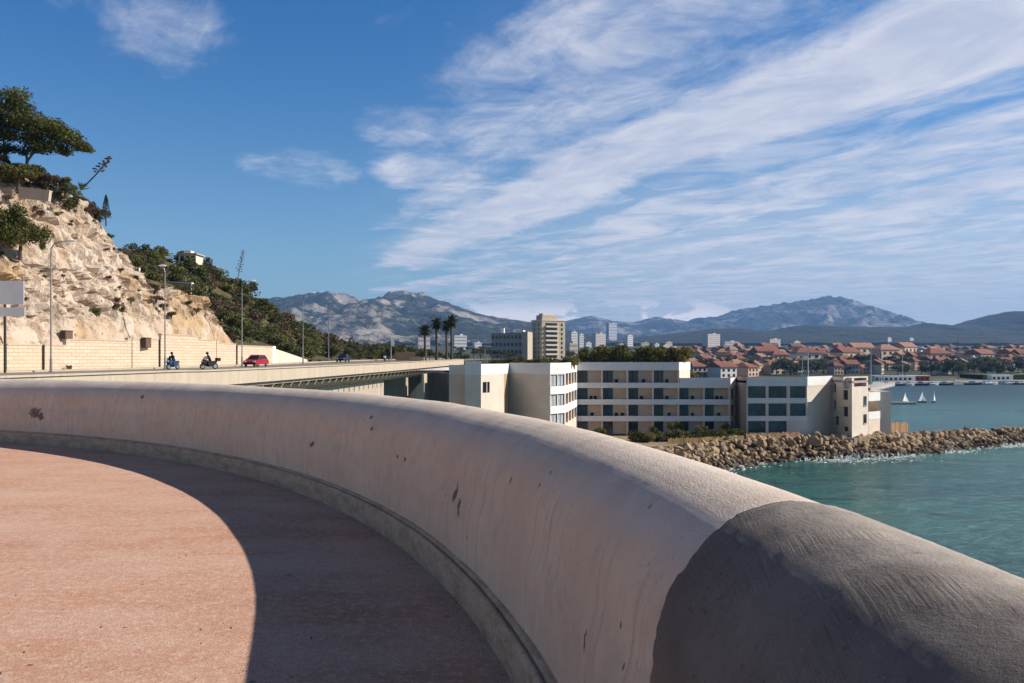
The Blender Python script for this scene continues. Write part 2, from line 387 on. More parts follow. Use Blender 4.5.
def plasterf(n):
    uv = n.coord('UV'); us, ua, _ = n.sep(uv); ob = n.coord('Object')
    big = n.noise(ob, 1.1, 5, .6); mid = n.noise(ob, 6, 5, .6); fine = n.noise(ob, 90, 3, .7); grit = n.noise(ob, 140, 3, .75)
    col = n.ramp(big, [(.3, (.72,.525,.375)), (.7, (.82,.635,.475))])
    col = n.mix(n.math('MULTIPLY', n.step(mid, .45, .75), .35), col, (.44,.34,.30))
    # trickle marks running down the face
    st = n.noise(n.vec(n.math('MULTIPLY', us, 17), n.math('MULTIPLY', ua, .12), 0), 1.0, 3, .6)
    st2 = n.noise(n.vec(n.math('MULTIPLY', us, 70), n.math('MULTIPLY', ua, .30), 4), 1.0, 2, .6)
    face = n.step(ua, 1.02, .55)
    dr = n.math('MULTIPLY', n.math('ADD', n.step(st, .52, .70), n.math('MULTIPLY', n.step(st2, .57, .72), .6)), n.math('MULTIPLY', n.math('MULTIPLY', face, n.step(big, .36, .58)), .55))
    col = n.mix(dr, col, (.36,.265,.21))
    # greyer colour towards the rounded top
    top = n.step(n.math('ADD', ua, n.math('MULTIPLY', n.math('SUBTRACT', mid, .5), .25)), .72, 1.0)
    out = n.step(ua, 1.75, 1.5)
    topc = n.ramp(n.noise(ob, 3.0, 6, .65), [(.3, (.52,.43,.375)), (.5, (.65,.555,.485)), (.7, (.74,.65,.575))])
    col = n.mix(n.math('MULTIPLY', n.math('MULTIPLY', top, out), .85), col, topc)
    for s0 in JOINTS:
        ln = n.math('ABSOLUTE', n.math('ADD', n.math('SUBTRACT', us, s0), n.math('MULTIPLY', n.math('SUBTRACT', n.noise(ob, 4, 5, .7), .5), .16)))
        jm = n.math('MULTIPLY', n.step(ln, .010, .003), n.math('MULTIPLY', n.step(ua, .35, .60), n.step(n.noise(ob, 3.3, 2), .38, .55)))
        col = n.mix(n.math('MULTIPLY', jm, .42), col, (.20,.15,.12))
    # blown specks and flaked spots
    sp = n.math('MULTIPLY', n.step(n.noise(ob, 38, 3, .6), .60, .70), n.step(n.noise(ob, 2.3, 3), .47, .62))
    col = n.mix(n.math('MULTIPLY', sp, .5), col, (.27,.22,.20))
    pits = n.math('MULTIPLY', n.step(n.vor(n.mapping(ob, (1,1,.7)), 7.0), .085, .055), n.step(n.noise(ob, 2.1, 2), .50, .6))
    dark = pits
    nn = n.math('MULTIPLY', n.math('SUBTRACT', n.noise(ob, 16, 6, .8), .5), .9)
    for s0, a0, rs, ra in FLAKES:
        dx = n.math('DIVIDE', n.math('SUBTRACT', us, s0), rs); dy = n.math('DIVIDE', n.math('SUBTRACT', ua, a0), ra)
        q = n.math('SQRT', n.math('ADD', n.math('MULTIPLY', dx, dx), n.math('MULTIPLY', dy, dy)))
        dark = n.math('MAXIMUM', dark, n.step(n.math('ADD', q, n.math('MULTIPLY', nn, 4.2)), 1.0, .8))
    col = n.mix(n.math('MULTIPLY', dark, .85), col, (.14,.085,.055))
    h = n.math('ADD', n.math('MULTIPLY', fine, .8), n.math('ADD', n.math('MULTIPLY', grit, .5), n.math('MULTIPLY', mid, .7)))
    h = n.math('SUBTRACT', h, n.math('MULTIPLY', dark, .8))
    return {'Base Color': col, 'Normal': n.bump(h, .8, .008), 'Roughness': .92}
FLAKES = []
JOINTS = [px_to_arc(p)*STEP for p in (150, 330, 521)]
for px, a0, rs, ra in ((30,.42,.22,.14),(37,.36,.14,.10),(131,.80,.07,.05),(441,.47,.06,.09),(447,.40,.05,.08),(383,.55,.04,.03),(392,.55,.04,.03),(304,.43,.10,.05),(483,.74,.02,.04),(560,.38,.02,.06),(613,.42,.012,.07),(352,.86,.05,.03),(356,.74,.05,.03)):
    FLAKES.append((px_to_arc(px)*STEP, a0, rs*.75, ra*.7))
def mortarf(n):
    uv = n.coord('UV'); us, ua, _ = n.sep(uv); ob = n.coord('Object')
    big = n.noise(ob, 2.2, 5, .6); mid = n.noise(ob, 9, 5, .65); grit = n.noise(ob, 95, 4, .8)
    arc = n.math('MULTIPLY', n.math('SUBTRACT', n.noise(ob, 1.1, 2), .5), 6)
    brush = n.noise(n.vec(n.math('ADD', n.math('MULTIPLY', us, 3.0), ua), n.math('ADD', arc, n.math('SUBTRACT', n.math('MULTIPLY', ua, 95), n.math('MULTIPLY', us, 20))), 0), 1.0, 4, .62, .2)
    bpatch = n.step(n.noise(ob, 2.7, 3), .46, .62)
    col = n.ramp(big, [(.3, (.125,.105,.097)), (.7, (.22,.19,.172))])
    col = n.mix(n.math('MULTIPLY', n.step(ua, .75, .35), .7), col, n.ramp(mid, [(.3, (.27,.19,.135)), (.7, (.36,.265,.195))]))
    col = n.mix(n.math('MULTIPLY', n.math('MULTIPLY', n.step(brush, .56, .72), bpatch), n.math('MULTIPLY', n.step(ua, .55, .85), .6)), col, (.33,.295,.28))
    pale = n.math('MULTIPLY', n.step(n.math('ADD', ua, n.math('MULTIPLY', n.math('SUBTRACT', big, .5), .5)), 1.02, 1.38), .9)  # outer side painted paler, standing in for sunlight past the terminator
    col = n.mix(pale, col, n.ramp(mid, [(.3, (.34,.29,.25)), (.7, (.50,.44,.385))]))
    sp = n.math('MULTIPLY', n.step(n.noise(ob, 46, 4, .7), .56, .70), n.step(n.noise(ob, 3.1, 3), .42, .6))
    col = n.mix(n.math('MULTIPLY', sp, .7), col, (.06,.048,.045))
    sp2 = n.math('MULTIPLY', n.step(n.noise(ob, 75, 3, .6), .60, .72), n.step(n.noise(ob, 4.1, 2), .5, .6))
    col = n.mix(n.math('MULTIPLY', sp2, .6), col, (.34,.30,.28))
    h = n.math('ADD', n.math('MULTIPLY', grit, .6), n.math('ADD', n.math('MULTIPLY', n.math('MULTIPLY', brush, bpatch), .8), n.math('MULTIPLY', mid, 1.0)))
    return {'Base Color': col, 'Normal': n.bump(h, .8, .010), 'Roughness': .9}
def plinthf(n):
    uv = n.coord('UV'); us, ua, _ = n.sep(uv); ob = n.coord('Object')
    a_ = n.noise(n.vec(n.math('MULTIPLY', us, 3), n.math('MULTIPLY', ua, 9), 0), 1.0, 6, .65)
    b_ = n.noise(ob, 30, 4, .6)
    col = n.ramp(a_, [(.3, (.38,.25,.165)), (.55, (.58,.41,.285)), (.75, (.66,.49,.355))])
    col = n.mix(n.math('MULTIPLY', n.step(b_, .5, .7), .5), col, (.20,.135,.095))
    return {'Base Color': col, 'Normal': n.bump(n.math('ADD', b_, a_), .7, .015), 'Roughness': .95}
par = empty('parapet_wall', (0, 0, 0), 'long curved concrete parapet with rounded top around the reddish terrace', 'parapet')
NC = len(CURVE) - 1
frange = lambda a_, b_, st: [a_ + st*k for k in range(int(round((b_-a_)/st)))]
IDX = frange(ISEAM-2, ISEAM+44, .3) + frange(ISEAM+44, ISEAM+110, .5) + list(range(ISEAM+110, NC)) + [NC-.001]
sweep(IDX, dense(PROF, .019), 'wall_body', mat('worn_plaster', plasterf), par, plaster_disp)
tag(sweep(frange(0, ISEAM-48, 2) + frange(ISEAM-48, ISEAM, .28) + [ISEAM], dense(PROF, .017), 'repaired_section', mat('grey_mortar', mortarf), par, mortar_disp, True), 'dark grey mortar coated length of the parapet')
PL = [(0,-.05),(0,.03),(.001,.10),(.004,.17),(.012,.195),(.030,.205),(.034,.192),(.044,.190),(.048,.212),(.062,.222),(.09,.224)]
sweep(list(range(0, NC)) + [NC-.001], PL, 'base_plinth', mat('stained_plinth', plinthf), par, lambda s_, a_, e: .004*noise.fractal(V(s_*.9, a_*2, 1.3), 1, 2, 3) + .0016*noise.noise(V(s_*9, a_*20, 4)))

def terracef(n):
    ob = n.coord('Object')
    big = n.noise(n.mapping(ob, (.35,1.2,1)), .8, 5, .6); mid = n.noise(ob, 2.6, 6, .6, .6); fine = n.noise(ob, 17, 6, .75); grit = n.noise(ob, 75, 4, .8)
    col = n.ramp(big, [(.32, (.49,.245,.165)), (.5, (.59,.34,.245)), (.68, (.65,.42,.32))])
    col = n.mix(n.math('MULTIPLY', n.step(mid, .42, .68), .45), col, (.68,.48,.36))
    orange = n.math('MULTIPLY', n.step(n.noise(n.mapping(ob, (.5,1.5,1)), 1.1, 5, .65), .52, .66), .55)
    col = n.mix(orange, col, (.56,.27,.145))
    col = n.mix(n.math('MULTIPLY', n.step(fine, .46, .64), .6), col, (.78,.585,.47))
    col = n.mix(n.math('MULTIPLY', n.step(grit, .50, .60), .75), col, (.30,.15,.10))
    spot = n.math('MULTIPLY', n.step(n.vor(n.mapping(ob, (1,1,1)), 3.1), .10, .06), n.step(n.noise(ob, 1.7, 2), .5, .6))
    smear = n.step(n.noise(n.mapping(ob, (1.2,4,1)), 2.2, 6, .7), .64, .74)
    col = n.mix(n.math('MULTIPLY', spot, .5), col, (.16,.08,.06))
    col = n.mix(n.math('MULTIPLY', smear, .45), col, (.22,.11,.085))
    h = n.math('ADD', n.math('MULTIPLY', grit, .7), n.math('MULTIPLY', fine, .9))
    return {'Base Color': col, 'Normal': n.bump(h, .7, .012), 'Roughness': .93}
edge = [off(i, .06) for i in range(0, NC+1, 3)]
te = MB(); poly = edge + [(-34, edge[-1][1]), (-34, edge[0][1])]
te.add([(p[0], p[1], 0) for p in poly], [tuple(range(len(poly)))])
tag(te.build('terrace_floor', mat('red_concrete', terracef)), kind='structure')
# leaf litter and grit lying on the terrace
lit = MB(); rl = random.Random(3)
for k in range(260):
    dd = 3.2 + 12*rl.random()**1.5; lx = hx(rl.uniform(-40, 480), dd)
    if rl.random() < .2: dd = 3 + 5*rl.random(); lx = hx(rl.uniform(40, 420), dd)
    q = rl.uniform(.003, .011); an = rl.random()*6.28; el = rl.uniform(.6, 2.6)
    ca, sa = math.cos(an), math.sin(an)
    lit.add([(lx+(ca*u_*el-sa*v_)*q, dd+(sa*u_*el+ca*v_)*q, z_*q) for u_, v_, z_ in ((-1,0,.1),(0,-.7,.3),(1,0,.5),(0,.7,.15))], [(0,1,2,3)])
for k in range(420):
    i_ = rl.randint(I0, NC-40); o_ = -.01-abs(rl.gauss(0, .10)); lx, ly = off(i_, o_); q = rl.uniform(.003, .010); an = rl.random()*6.28; ca, sa = math.cos(an), math.sin(an); el = rl.uniform(.6, 2)
    lit.add([(lx+(ca*u_*el-sa*v_)*q, ly+(sa*u_*el+ca*v_)*q, z_*q+.001) for u_, v_, z_ in ((-1,0,.1),(0,-.7,.3),(1,0,.5),(0,.7,.15))], [(0,1,2,3)])
tag(lit.build('leaf_litter', M['darkbark']), kind='stuff')
# sea wall under the parapet, down to the water
sw = MB(); o1 = [off(i, 1.06) for i in range(0, NC+1, 6)]; o2 = [off(i, .3) for i in range(0, NC+1, 6)]
m_ = len(o1)
sw.add([(*p, -1.5) for p in o1] + [(p[0], p[1], SEA-3) for p in o1] + [(*p, -.1) for p in o2] + [(p[0], p[1], SEA-3) for p in o2],
       [(i, i+1, m_+i+1, m_+i) for i in range(m_-1)] + [(2*m_+i, 3*m_+i, 3*m_+i+1, 2*m_+i+1) for i in range(m_-1)] + [(i, 2*m_+i, 2*m_+i+1, i+1) for i in range(m_-1)])
tag(sw.build('sea_wall', M['greywall']), 'tall grey wall carrying the terrace down to the water', 'sea wall')
# ------------------------------------------------------------------ sea
def seaf(n):
    ob = n.coord('Object')
    w1 = n.noise(n.mapping(ob, (.10,.30,1), (0,0,.25)), 1.0, 5, .6, .5)
    w2 = n.noise(n.mapping(ob, (.5,1.3,1), (0,0,-.15)), 1.0, 5, .65, .4)
    w3 = n.noise(n.mapping(ob, (1.6,4,1), (0,0,.1)), 1.0, 4, .65)
    big = n.noise(n.mapping(ob, (.008,.03,1)), 1.0, 4, .6)
    x_, y_, z_ = n.sep(ob)
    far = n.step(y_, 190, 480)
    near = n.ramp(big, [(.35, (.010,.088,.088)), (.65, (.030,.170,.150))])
    col = n.mix(far, near, n.ramp(big, [(.3, (.012,.050,.072)), (.7, (.020,.072,.095))]))  # sky reflection on distant water put into its base colour
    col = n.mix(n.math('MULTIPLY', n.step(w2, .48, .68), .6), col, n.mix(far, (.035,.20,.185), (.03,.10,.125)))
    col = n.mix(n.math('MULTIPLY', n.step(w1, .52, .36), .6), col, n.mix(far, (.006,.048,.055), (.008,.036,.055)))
    col = n.mix(n.math('MULTIPLY', n.step(w3, .50, .36), .55), col, n.mix(far, (.006,.050,.058), (.008,.036,.055)))  # wave crests lightened and troughs darkened in the colour itself
    foam = n.math('MULTIPLY', n.step(n.math('ADD', n.math('MULTIPLY', w2, .6), n.math('MULTIPLY', w1, .5)), .70, .76), .5)
    h = n.math('ADD', n.math('MULTIPLY', w1, 1.6), n.math('ADD', n.math('MULTIPLY', w2, .55), n.math('MULTIPLY', w3, .16)))
    return {'Base Color': n.mix(foam, col, (.35,.45,.44)), 'Roughness': n.mix(far, (.22,.22,.22), (.4,.4,.4)), 'Normal': n.bump(h, .9, 1.2)}
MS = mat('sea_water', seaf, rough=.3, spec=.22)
sm = MB()
ys = [-150, -40, 0, 40, 80, 120, 160, 200, 260, 340, 450, 600, 800, 1200]
sm.add([(x_, y_, SEA) for y_ in ys for x_ in (-300, -60, 0, 60, 130, 220, 400, 800, 2500)], [(i*9+j, i*9+j+1, (i+1)*9+j+1, (i+1)*9+j) for i in range(len(ys)-1) for j in range(8)])
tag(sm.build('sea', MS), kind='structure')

# ------------------------------------------------------------------ coast road, viaduct
def rz(d): return interp([(20,.2),(52,.22),(80,.30),(118,.46),(170,.80),(230,1.0),(400,1.2)], d)
def wx(d): return interp([(0,-60),(40,-54),(60,-49.5),(80,-45),(97,-41),(116,-38.2),(141,-36.6),(165,-36),(220,-34),(330,-26)], d)
NEAR = [(8,-25.5),(25,-24.4),(45,-22.7),(75,-20.1),(100,-18),(125,-15.9),(150,-13.7),(169,-12.0),(200,-10),(250,-6),(320,2)]
def nx_(d): return interp(NEAR, d)
def asphf(n):
    ob = n.coord('Object'); v = n.noise(ob, .3, 5); g_ = n.noise(ob, 14, 3, .7)
    col = n.ramp(v, [(.3, (.20,.17,.14)), (.7, (.30,.26,.21))])
    return {'Base Color': n.mix(n.math('MULTIPLY', g_, .5), col, (.12,.11,.10))}
ds = [8+4*i for i in range(79)]
rb = MB(); rb.add([p for d in ds for p in ((wx(d)+.3, d, rz(d)), (nx_(d)-.1, d, rz(d)))], [(2*i, 2*i+1, 2*i+3, 2*i+2) for i in range(len(ds)-1)])
tag(rb.build('coast_road', mat('asphalt', asphf, rough=.9)), kind='structure')
pv = MB()
for d, e in zip(ds, ds[1:]):
    for a_, w_, h_ in ((.35, 2.2, .13),):
        x0, x1 = wx(d)+a_, wx(e)+a_
        pv.add([(x0,d,rz(d)+h_),(x0+w_,d,rz(d)+h_),(x1+w_,e,rz(e)+h_),(x1,e,rz(e)+h_),(x0+w_,d,rz(d)),(x1+w_,e,rz(e))], [(0,1,2,3),(1,4,5,2)])
tag(pv.build('pavement', flat('pavement_concrete', (.45,.38,.30), .9, var=.12, sc=.8)), kind='structure')
mk = MB()
for k in range(30):
    d = 30 + k*7
    for fr in (.38, .68):
        xx = lerp(nx_(d), wx(d)+2.5, fr); xe = lerp(nx_(d+3), wx(d+3)+2.5, fr)
        mk.add([(xx-.07,d,rz(d)+.006),(xx+.07,d,rz(d)+.006),(xe+.07,d+3,rz(d+3)+.006),(xe-.07,d+3,rz(d+3)+.006)], [(0,1,2,3)])
tag(mk.build('road_markings', M['whitepaint']), kind='structure')

vi = empty('road_viaduct', (-20, 75, 0), 'long cream concrete road viaduct with bracketed underside beside the hotel', 'viaduct')
inv = Vector((20, -75, 0))
def concf(c0, c1, c2):
    def f(n):
        ob = n.coord('Object'); v = n.noise(n.mapping(ob, (1,1,.25)), .9, 6, .65); s_ = n.noise(n.mapping(ob, (3,3,.2)), 1.0, 5, .6)
        col = n.ramp(v, [(.3, c0), (.7, c1)])
        return {'Base Color': n.mix(n.math('MULTIPLY', n.step(s_, .5, .72), .45), col, c2), 'Normal': n.bump(n.noise(ob, 6, 4), .3, .03)}
    return f
M['cream'] = mat('cream_concrete', concf((.44,.36,.275),(.54,.45,.35),(.29,.23,.175)), rough=.9)
M['underc'] = mat('old_concrete', concf((.38,.31,.24),(.50,.42,.34),(.24,.19,.15)), rough=.9)
dd = [8+3*i for i in range(63)]
def strip(off_z, name, m, x_a, x_b):
    # rectangular section running along the near edge: offsets from the edge and heights above the road
    mb = MB(); zt, zb = off_z; k_ = len(dd)
    vs = []
    for d in dd:
        for o_, z_ in ((x_a, zt), (x_b, zt), (x_b, zb), (x_a, zb)): vs.append(Vector((nx_(d)+o_, d, (.25 if d < 60 else rz(d)*.8+.01)+z_)) + inv)
    fs = [(4*i+j, 4*i+(j+1) % 4, 4*i+4+(j+1) % 4, 4*i+4+j) for i in range(k_-1) for j in range(4)] + [(0,1,2,3), (4*k_-1,4*k_-2,4*k_-3,4*k_-4)]
    return mb.add(vs, fs).build(name, m, vi)
strip((.42, -.62), 'edge_beam', M['cream'], -.35, 0)
strip((.52, .42+.002), 'coping', M['cream'], -.40, .10)
strip((-.18, -.9), 'deck', M['underc'], -12, -.352)
for k in range(54):
    d = 40 + 2.4*k
    b_ = MB(); x_ = nx_(d)
    b_.add([Vector(p) + inv for p in ((x_-2.6,d-.16,-.92),(x_-.3,d-.16,-.92),(x_-.02,d-.16,-.80+rz(d)*.8),(x_-.3,d-.16,-1.02),(x_-2.6,d-.16,-1.75),(x_-2.6,d+.16,-.92),(x_-.3,d+.16,-.92),(x_-.02,d+.16,-.80+rz(d)*.8),(x_-.3,d+.16,-1.02),(x_-2.6,d+.16,-1.75))],
           [(0,1,2,3,4),(9,8,7,6,5),(0,5,6,1),(1,6,7,2),(2,7,8,3),(3,8,9,4),(4,9,5,0)])
    b_.build('bracket', M['cream'], vi)
ab = MB()
q0 = [(nx_(d)-2.6, d) for d in range(8, 134, 6)]
ab.prism(q0 + [(p[0]-2, p[1]) for p in q0[::-1]], SEA-2, -.9)
ab.v = [Vector(v) + inv for v in ab.v]; ab.build('abutment', M['underc'], vi)
# haunched pier carrying the far end of the viaduct
pr = MB()
def pier(d, w, m):
    x_ = nx_(d)
    out = [(x_-.2,-.95),(x_-.4,-1.6),(x_-1.6,-2.6),(x_-2.6,-4.0),(x_-3.0,-6.0),(x_-3.1,SEA-2),(x_-11,SEA-2),(x_-11,-.95)]
    k = len(out)
    return MB().add([Vector((p[0], d-w/2, p[1]))+inv for p in out] + [Vector((p[0], d+w/2, p[1]))+inv for p in out], [tuple(range(k)), tuple(range(2*k-1,k-1,-1))] + [(i, k+i, k+(i+1) % k, (i+1) % k) for i in range(k)])
# a pier turned to face the sea: haunch seen from the terrace
def pier2(px0, px1, d, name):
    xa, xb = hx(px0, d), hx(px1, d)
    out = [(xb, -.95), (xb, SEA-2), (xa-.5, SEA-2), (xa, -5), (xa+.5, -3.8), (xa+1.3, -2.8), (xa+2.0, -2.2), (xa+2.1, -.95)]
    k = len(out)
    mb = MB().add([Vector((p[0], d, p[1]))+inv for p in out] + [Vector((p[0], d+5, p[1]))+inv for p in out], [tuple(range(k))[::-1], tuple(range(k,2*k))] + [(i, (i+1) % k, k+(i+1) % k, k+i) for i in range(k)])
    return mb.build(name, M['cream'], vi)
pier2(408, 424, 137, 'pier')
MB().box(Vector((-21, 141.5, -8.5))+inv, (9, 3, 15)).build('pier', M['underc'], vi)
MB().box(Vector((-13.0, 163.5, -8.2))+inv, (12, 1.5, 14.0)).build('abutment', M['underc'], vi)

# ------------------------------------------------------------------ roadside wall
def stonef(n):
    uv = n.coord('Object')
    x_, y_, z_ = n.sep(uv)
    v = n.vec(n.math('MULTIPLY', y_, 1.0), z_, 0)
    b = n.new('ShaderNodeTexBrick'); n.put(b.inputs['Vector'], v)
    b.inputs['Scale'].default_value = 1.0; b.inputs['Brick Width'].default_value = 1.1; b.inputs['Row Height'].default_value = .34; b.inputs['Mortar Size'].default_value = .028
    b.inputs['Color1'].default_value = (.56,.44,.33,1); b.inputs['Color2'].default_value = (.64,.52,.40,1); b.inputs['Mortar'].default_value = (.38,.29,.21,1)
    big = n.noise(uv, .35, 5, .6)
    col = n.mix(n.math('MULTIPLY', n.step(big, .4, .7), .5), b.outputs['Color'], (.62,.45,.31))
    return {'Base Color': col, 'Normal': n.bump(n.math('ADD', n.math('MULTIPLY', b.outputs['Fac'], -1.0), n.noise(uv, 5, 4)), .5, .04)}
M['stone'] = mat('pale_stone_blocks', stonef, rough=.95)
# (start depth, end depth, top height)
def ztop(px, py):   # height of the wall line under a pixel
    d = min((abs((wx(d_*.5)/(d_*.5))*F+CX-px), d_*.5) for d_ in range(60, 600))[1]
    return d, hz_(py, d)
SEG = [(-60, 345.5), (62, 340.8), (124, 339.5), (158, 335.2), (188, 337), (196, 340.6), (217, 344.2), (234, 346.5)]
rw = empty('retaining_wall', (wx(80), 80, 0), 'stepped pale stone block retaining wall along the road below the cliff', 'retaining wall')
iw = Vector((-wx(80), -80, 0))
segs = []
for (p0, y0), (p1, y1) in zip(SEG, SEG[1:] + [(271, 346)]):
    d0 = 30 if p0 < 0 else ztop(p0, y0)[0]; d1, _ = ztop(p1, y0); zt = hz_(y0, (d0 if p0 > 0 else 78)*.5+d1*.5)
    segs.append((d0, d1, zt))
WT = []
for d0, d1, zt in segs:
    mb = MB(); ks = max(2, int((d1-d0)/4)); dl = [lerp(d0, d1, i/ks) for i in range(ks+1)]
    mb.prism([(wx(d)+.25, d) for d in dl] + [(wx(d)-.35, d) for d in dl[::-1]], -1, zt)
    mb.v = [Vector(v)+iw for v in mb.v]; mb.build('wall_section', M['stone'], rw)
    mb = MB(); mb.prism([(wx(d)+.30, d) for d in dl] + [(wx(d)-.40, d) for d in dl[::-1]], zt+.003, zt+.12)
    mb.v = [Vector(v)+iw for v in mb.v]; mb.build('coping', M['cream'], rw)
    WT += [(d0+.01, zt), (d1-.01, zt)]
for px in (38, 157, 234):
    d, _ = ztop(px, 350); zt = interp(WT, d)
    MB().tube([Vector((wx(d)+.36, d, rz(d)-.1))+iw, Vector((wx(d)+.36, d, zt+.1))+iw], .09, 8).build('downpipe', M['darkmetal'], rw)
for px, w in ((68, .95), (141, 1.0)):
    d, _ = ztop(px, 340); zt = interp(WT, d)
    t = empty('utility_box', (wx(d)-.05, d, zt+.125 if px < 100 else zt-.9), 'brown metal box on top of the low stretch of stone wall' if px < 100 else 'brown metal box fixed on the stone wall near the taller step', 'utility box')
    h_ = .75 if px < 100 else 1.05; xo = 0 if px < 100 else .55
    MB().box((xo, 0, h_/2), (.45, 1.5, h_)).build('cabinet', M['darkbark'], t); MB().box((xo, 0, h_+.03), (.55, 1.6, .055)).build('lid', M['darkbark'], t)
    MB().box((xo+.24, 0, h_/2), (.02, 1.3, h_-.15)).build('door', flat('brown_paint', (.14,.08,.055), .6), t)
d0, d1 = segs[-1][1]+.05, 166
ww = empty('panel_wall', (wx(d0), d0, 0), 'whitewashed wall with a sloping end after the stone wall', 'wall')
mb = MB(); dl = [lerp(d0, 139, i/6) for i in range(7)]
mb.prism([(wx(d)+.25, d) for d in dl] + [(wx(d)-.2, d) for d in dl[::-1]], 0, hz_(344.5, 120)); mb.v = [Vector(v)-Vector((wx(d0), d0, 0)) for v in mb.v]; mb.build('white_section', M['whitepaint'], ww)
e0 = Vector((wx(d0), d0, 0)); zt = hz_(349, 140)
MB().add([Vector(p)-e0 for p in ((wx(139.1)+.25,139.1,0),(wx(158)+.25,158,0),(wx(158)+.25,158,1.2),(wx(139.1)+.25,139.1,zt),(wx(139.1)-.2,139.1,0),(wx(158)-.2,158,0),(wx(158)-.2,158,1.2),(wx(139.1)-.2,139.1,zt))], [(0,1,2,3),(7,6,5,4),(0,4,5,1),(1,5,6,2),(2,6,7,3),(3,7,4,0)]).build('sloping_section', M['recess'], ww)
WT += [(d0+.1, hz_(344.5, 120)), (139, hz_(344.5, 120)), (158, 1.2), (200, 1.0)]

# ------------------------------------------------------------------ hillside with the cliff
HR = [(30,25),(60,25),(80,24.5),(97,21.5),(104,19.6),(108,17.5),(112,15),(118,13),(122,12.2),(128,12.5),(140,15.5),(165,19.5),(190,20.5),(205,14),(222,8.5),(240,5),(262,2.2),(300,2.5),(330,2)]
HW = [(30,15),(80,14),(97,11),(104,9.2),(108,9.5),(114,11),(118,12),(124,13),(132,17),(150,27),(190,33),(240,30),(300,22)]
def hill(d, t):
    b = interp(WT, d) + .02; H = interp(HR, d); w_ = interp(HW, d)
    u_ = t / w_
    cl = smooth(d, 108.5, 105)
    steep = clamp(u_) ** .85
    soft = clamp(u_)*.5 + smooth(u_, 0, 1)*.5
    pr_ = lerp(soft, steep, cl)
    # the second outcrop: a lower rock shelf
    shelf = smooth(d, 105, 108)*smooth(d, 124.5, 120.5)
    z = b + (H-b)*pr_
    if shelf > 0:
        top = interp([(105,9.4),(112,9.9),(117,8.8),(121,6.6),(125,4.5)], d)
        zs = b + (top-b)*clamp(t/2.0)**.75 + max(0, t-2.0)*.42
        z = lerp(z, min(zs, 20), shelf)
    if t > w_: z += (t-w_)*lerp(.05, .04, cl)
    back = max(0, t-w_-12)
    return z - .004*back*back
def rockm(d, t):
    w_ = interp(HW, d)
    a_ = smooth(d, 108, 106)*smooth(t, w_*1.10, w_*.92)
    b_ = smooth(d, 105, 106.5)*smooth(d, 124, 121.5)*smooth(t, 3.8, 2.6)
    return max(a_, b_)
hd = [24+.9*i for i in range(int((330-24)/.9)+1)]
hd = sorted([24+2*i for i in range(23)] + [70+.32*i for i in range(210)] + [137.4+1.6*i for i in range(120)])
ht = [.12*i for i in range(34)] + [4.2+.28*i for i in range(51)] + [18.6+1.4*i for i in range(34)]
vs = []; rk = []; NTt = len(ht)
for d in hd:
    for t in ht:
        x_, z = wx(d)-t, hill(d, t); r_ = rockm(d, t)
        p = Vector((x_, d, z))
        if r_ > .02 and t > .2:
            q = Vector((d*.16, t*.10+z*.05, z*.13))
            k1 = noise.fractal(q*1.6, 1, 2.1, 5); k2 = abs(noise.noise(Vector((d*.33+z*.28, t*.2, z*.12+d*.05)))); k3 = noise.fractal(Vector((d*1.3, t*1.3, z*1.3)), 1, 2, 3)
            k4 = noise.cell(Vector((d*.22+z*.15+k1, z*.20-d*.04, t*.1)))
            amp = r_*smooth(t, .1, 1.6)
            sk_ = Vector((d*.55+z*.22, t*.35, z*.42-d*.12)); vd, vp = noise.voronoi(sk_); cr_ = 1-smooth(vd[1]-vd[0], .0, .16); ch_ = noise.cell(vp[0]*7.3)
            sk2 = Vector((d*1.35+z*.5, t*.8, z*.95)); vd2, vp2 = noise.voronoi(sk2); ch2 = noise.cell(vp2[0]*9.1); p.x += amp*(ch_*.42 + ch2*.26 - cr_*.6)
            p.x += amp*(k1*.95 - (1-min(1, k2*3.2))*.75 + k3*.22 + k4*.2); p.z += amp*(k1*.3 + k3*.22)
        else:
            k1 = noise.fractal(Vector((x_*.08, d*.08, 2)), 1, 2, 4); p.z += k1*.7*smooth(t, .5, 6)
        vs.append(p); rk.append(r_)
fs = [(i*NTt+j, i*NTt+j+1, (i+1)*NTt+j+1, (i+1)*NTt+j) for i in range(len(hd)-1) for j in range(NTt-1)]
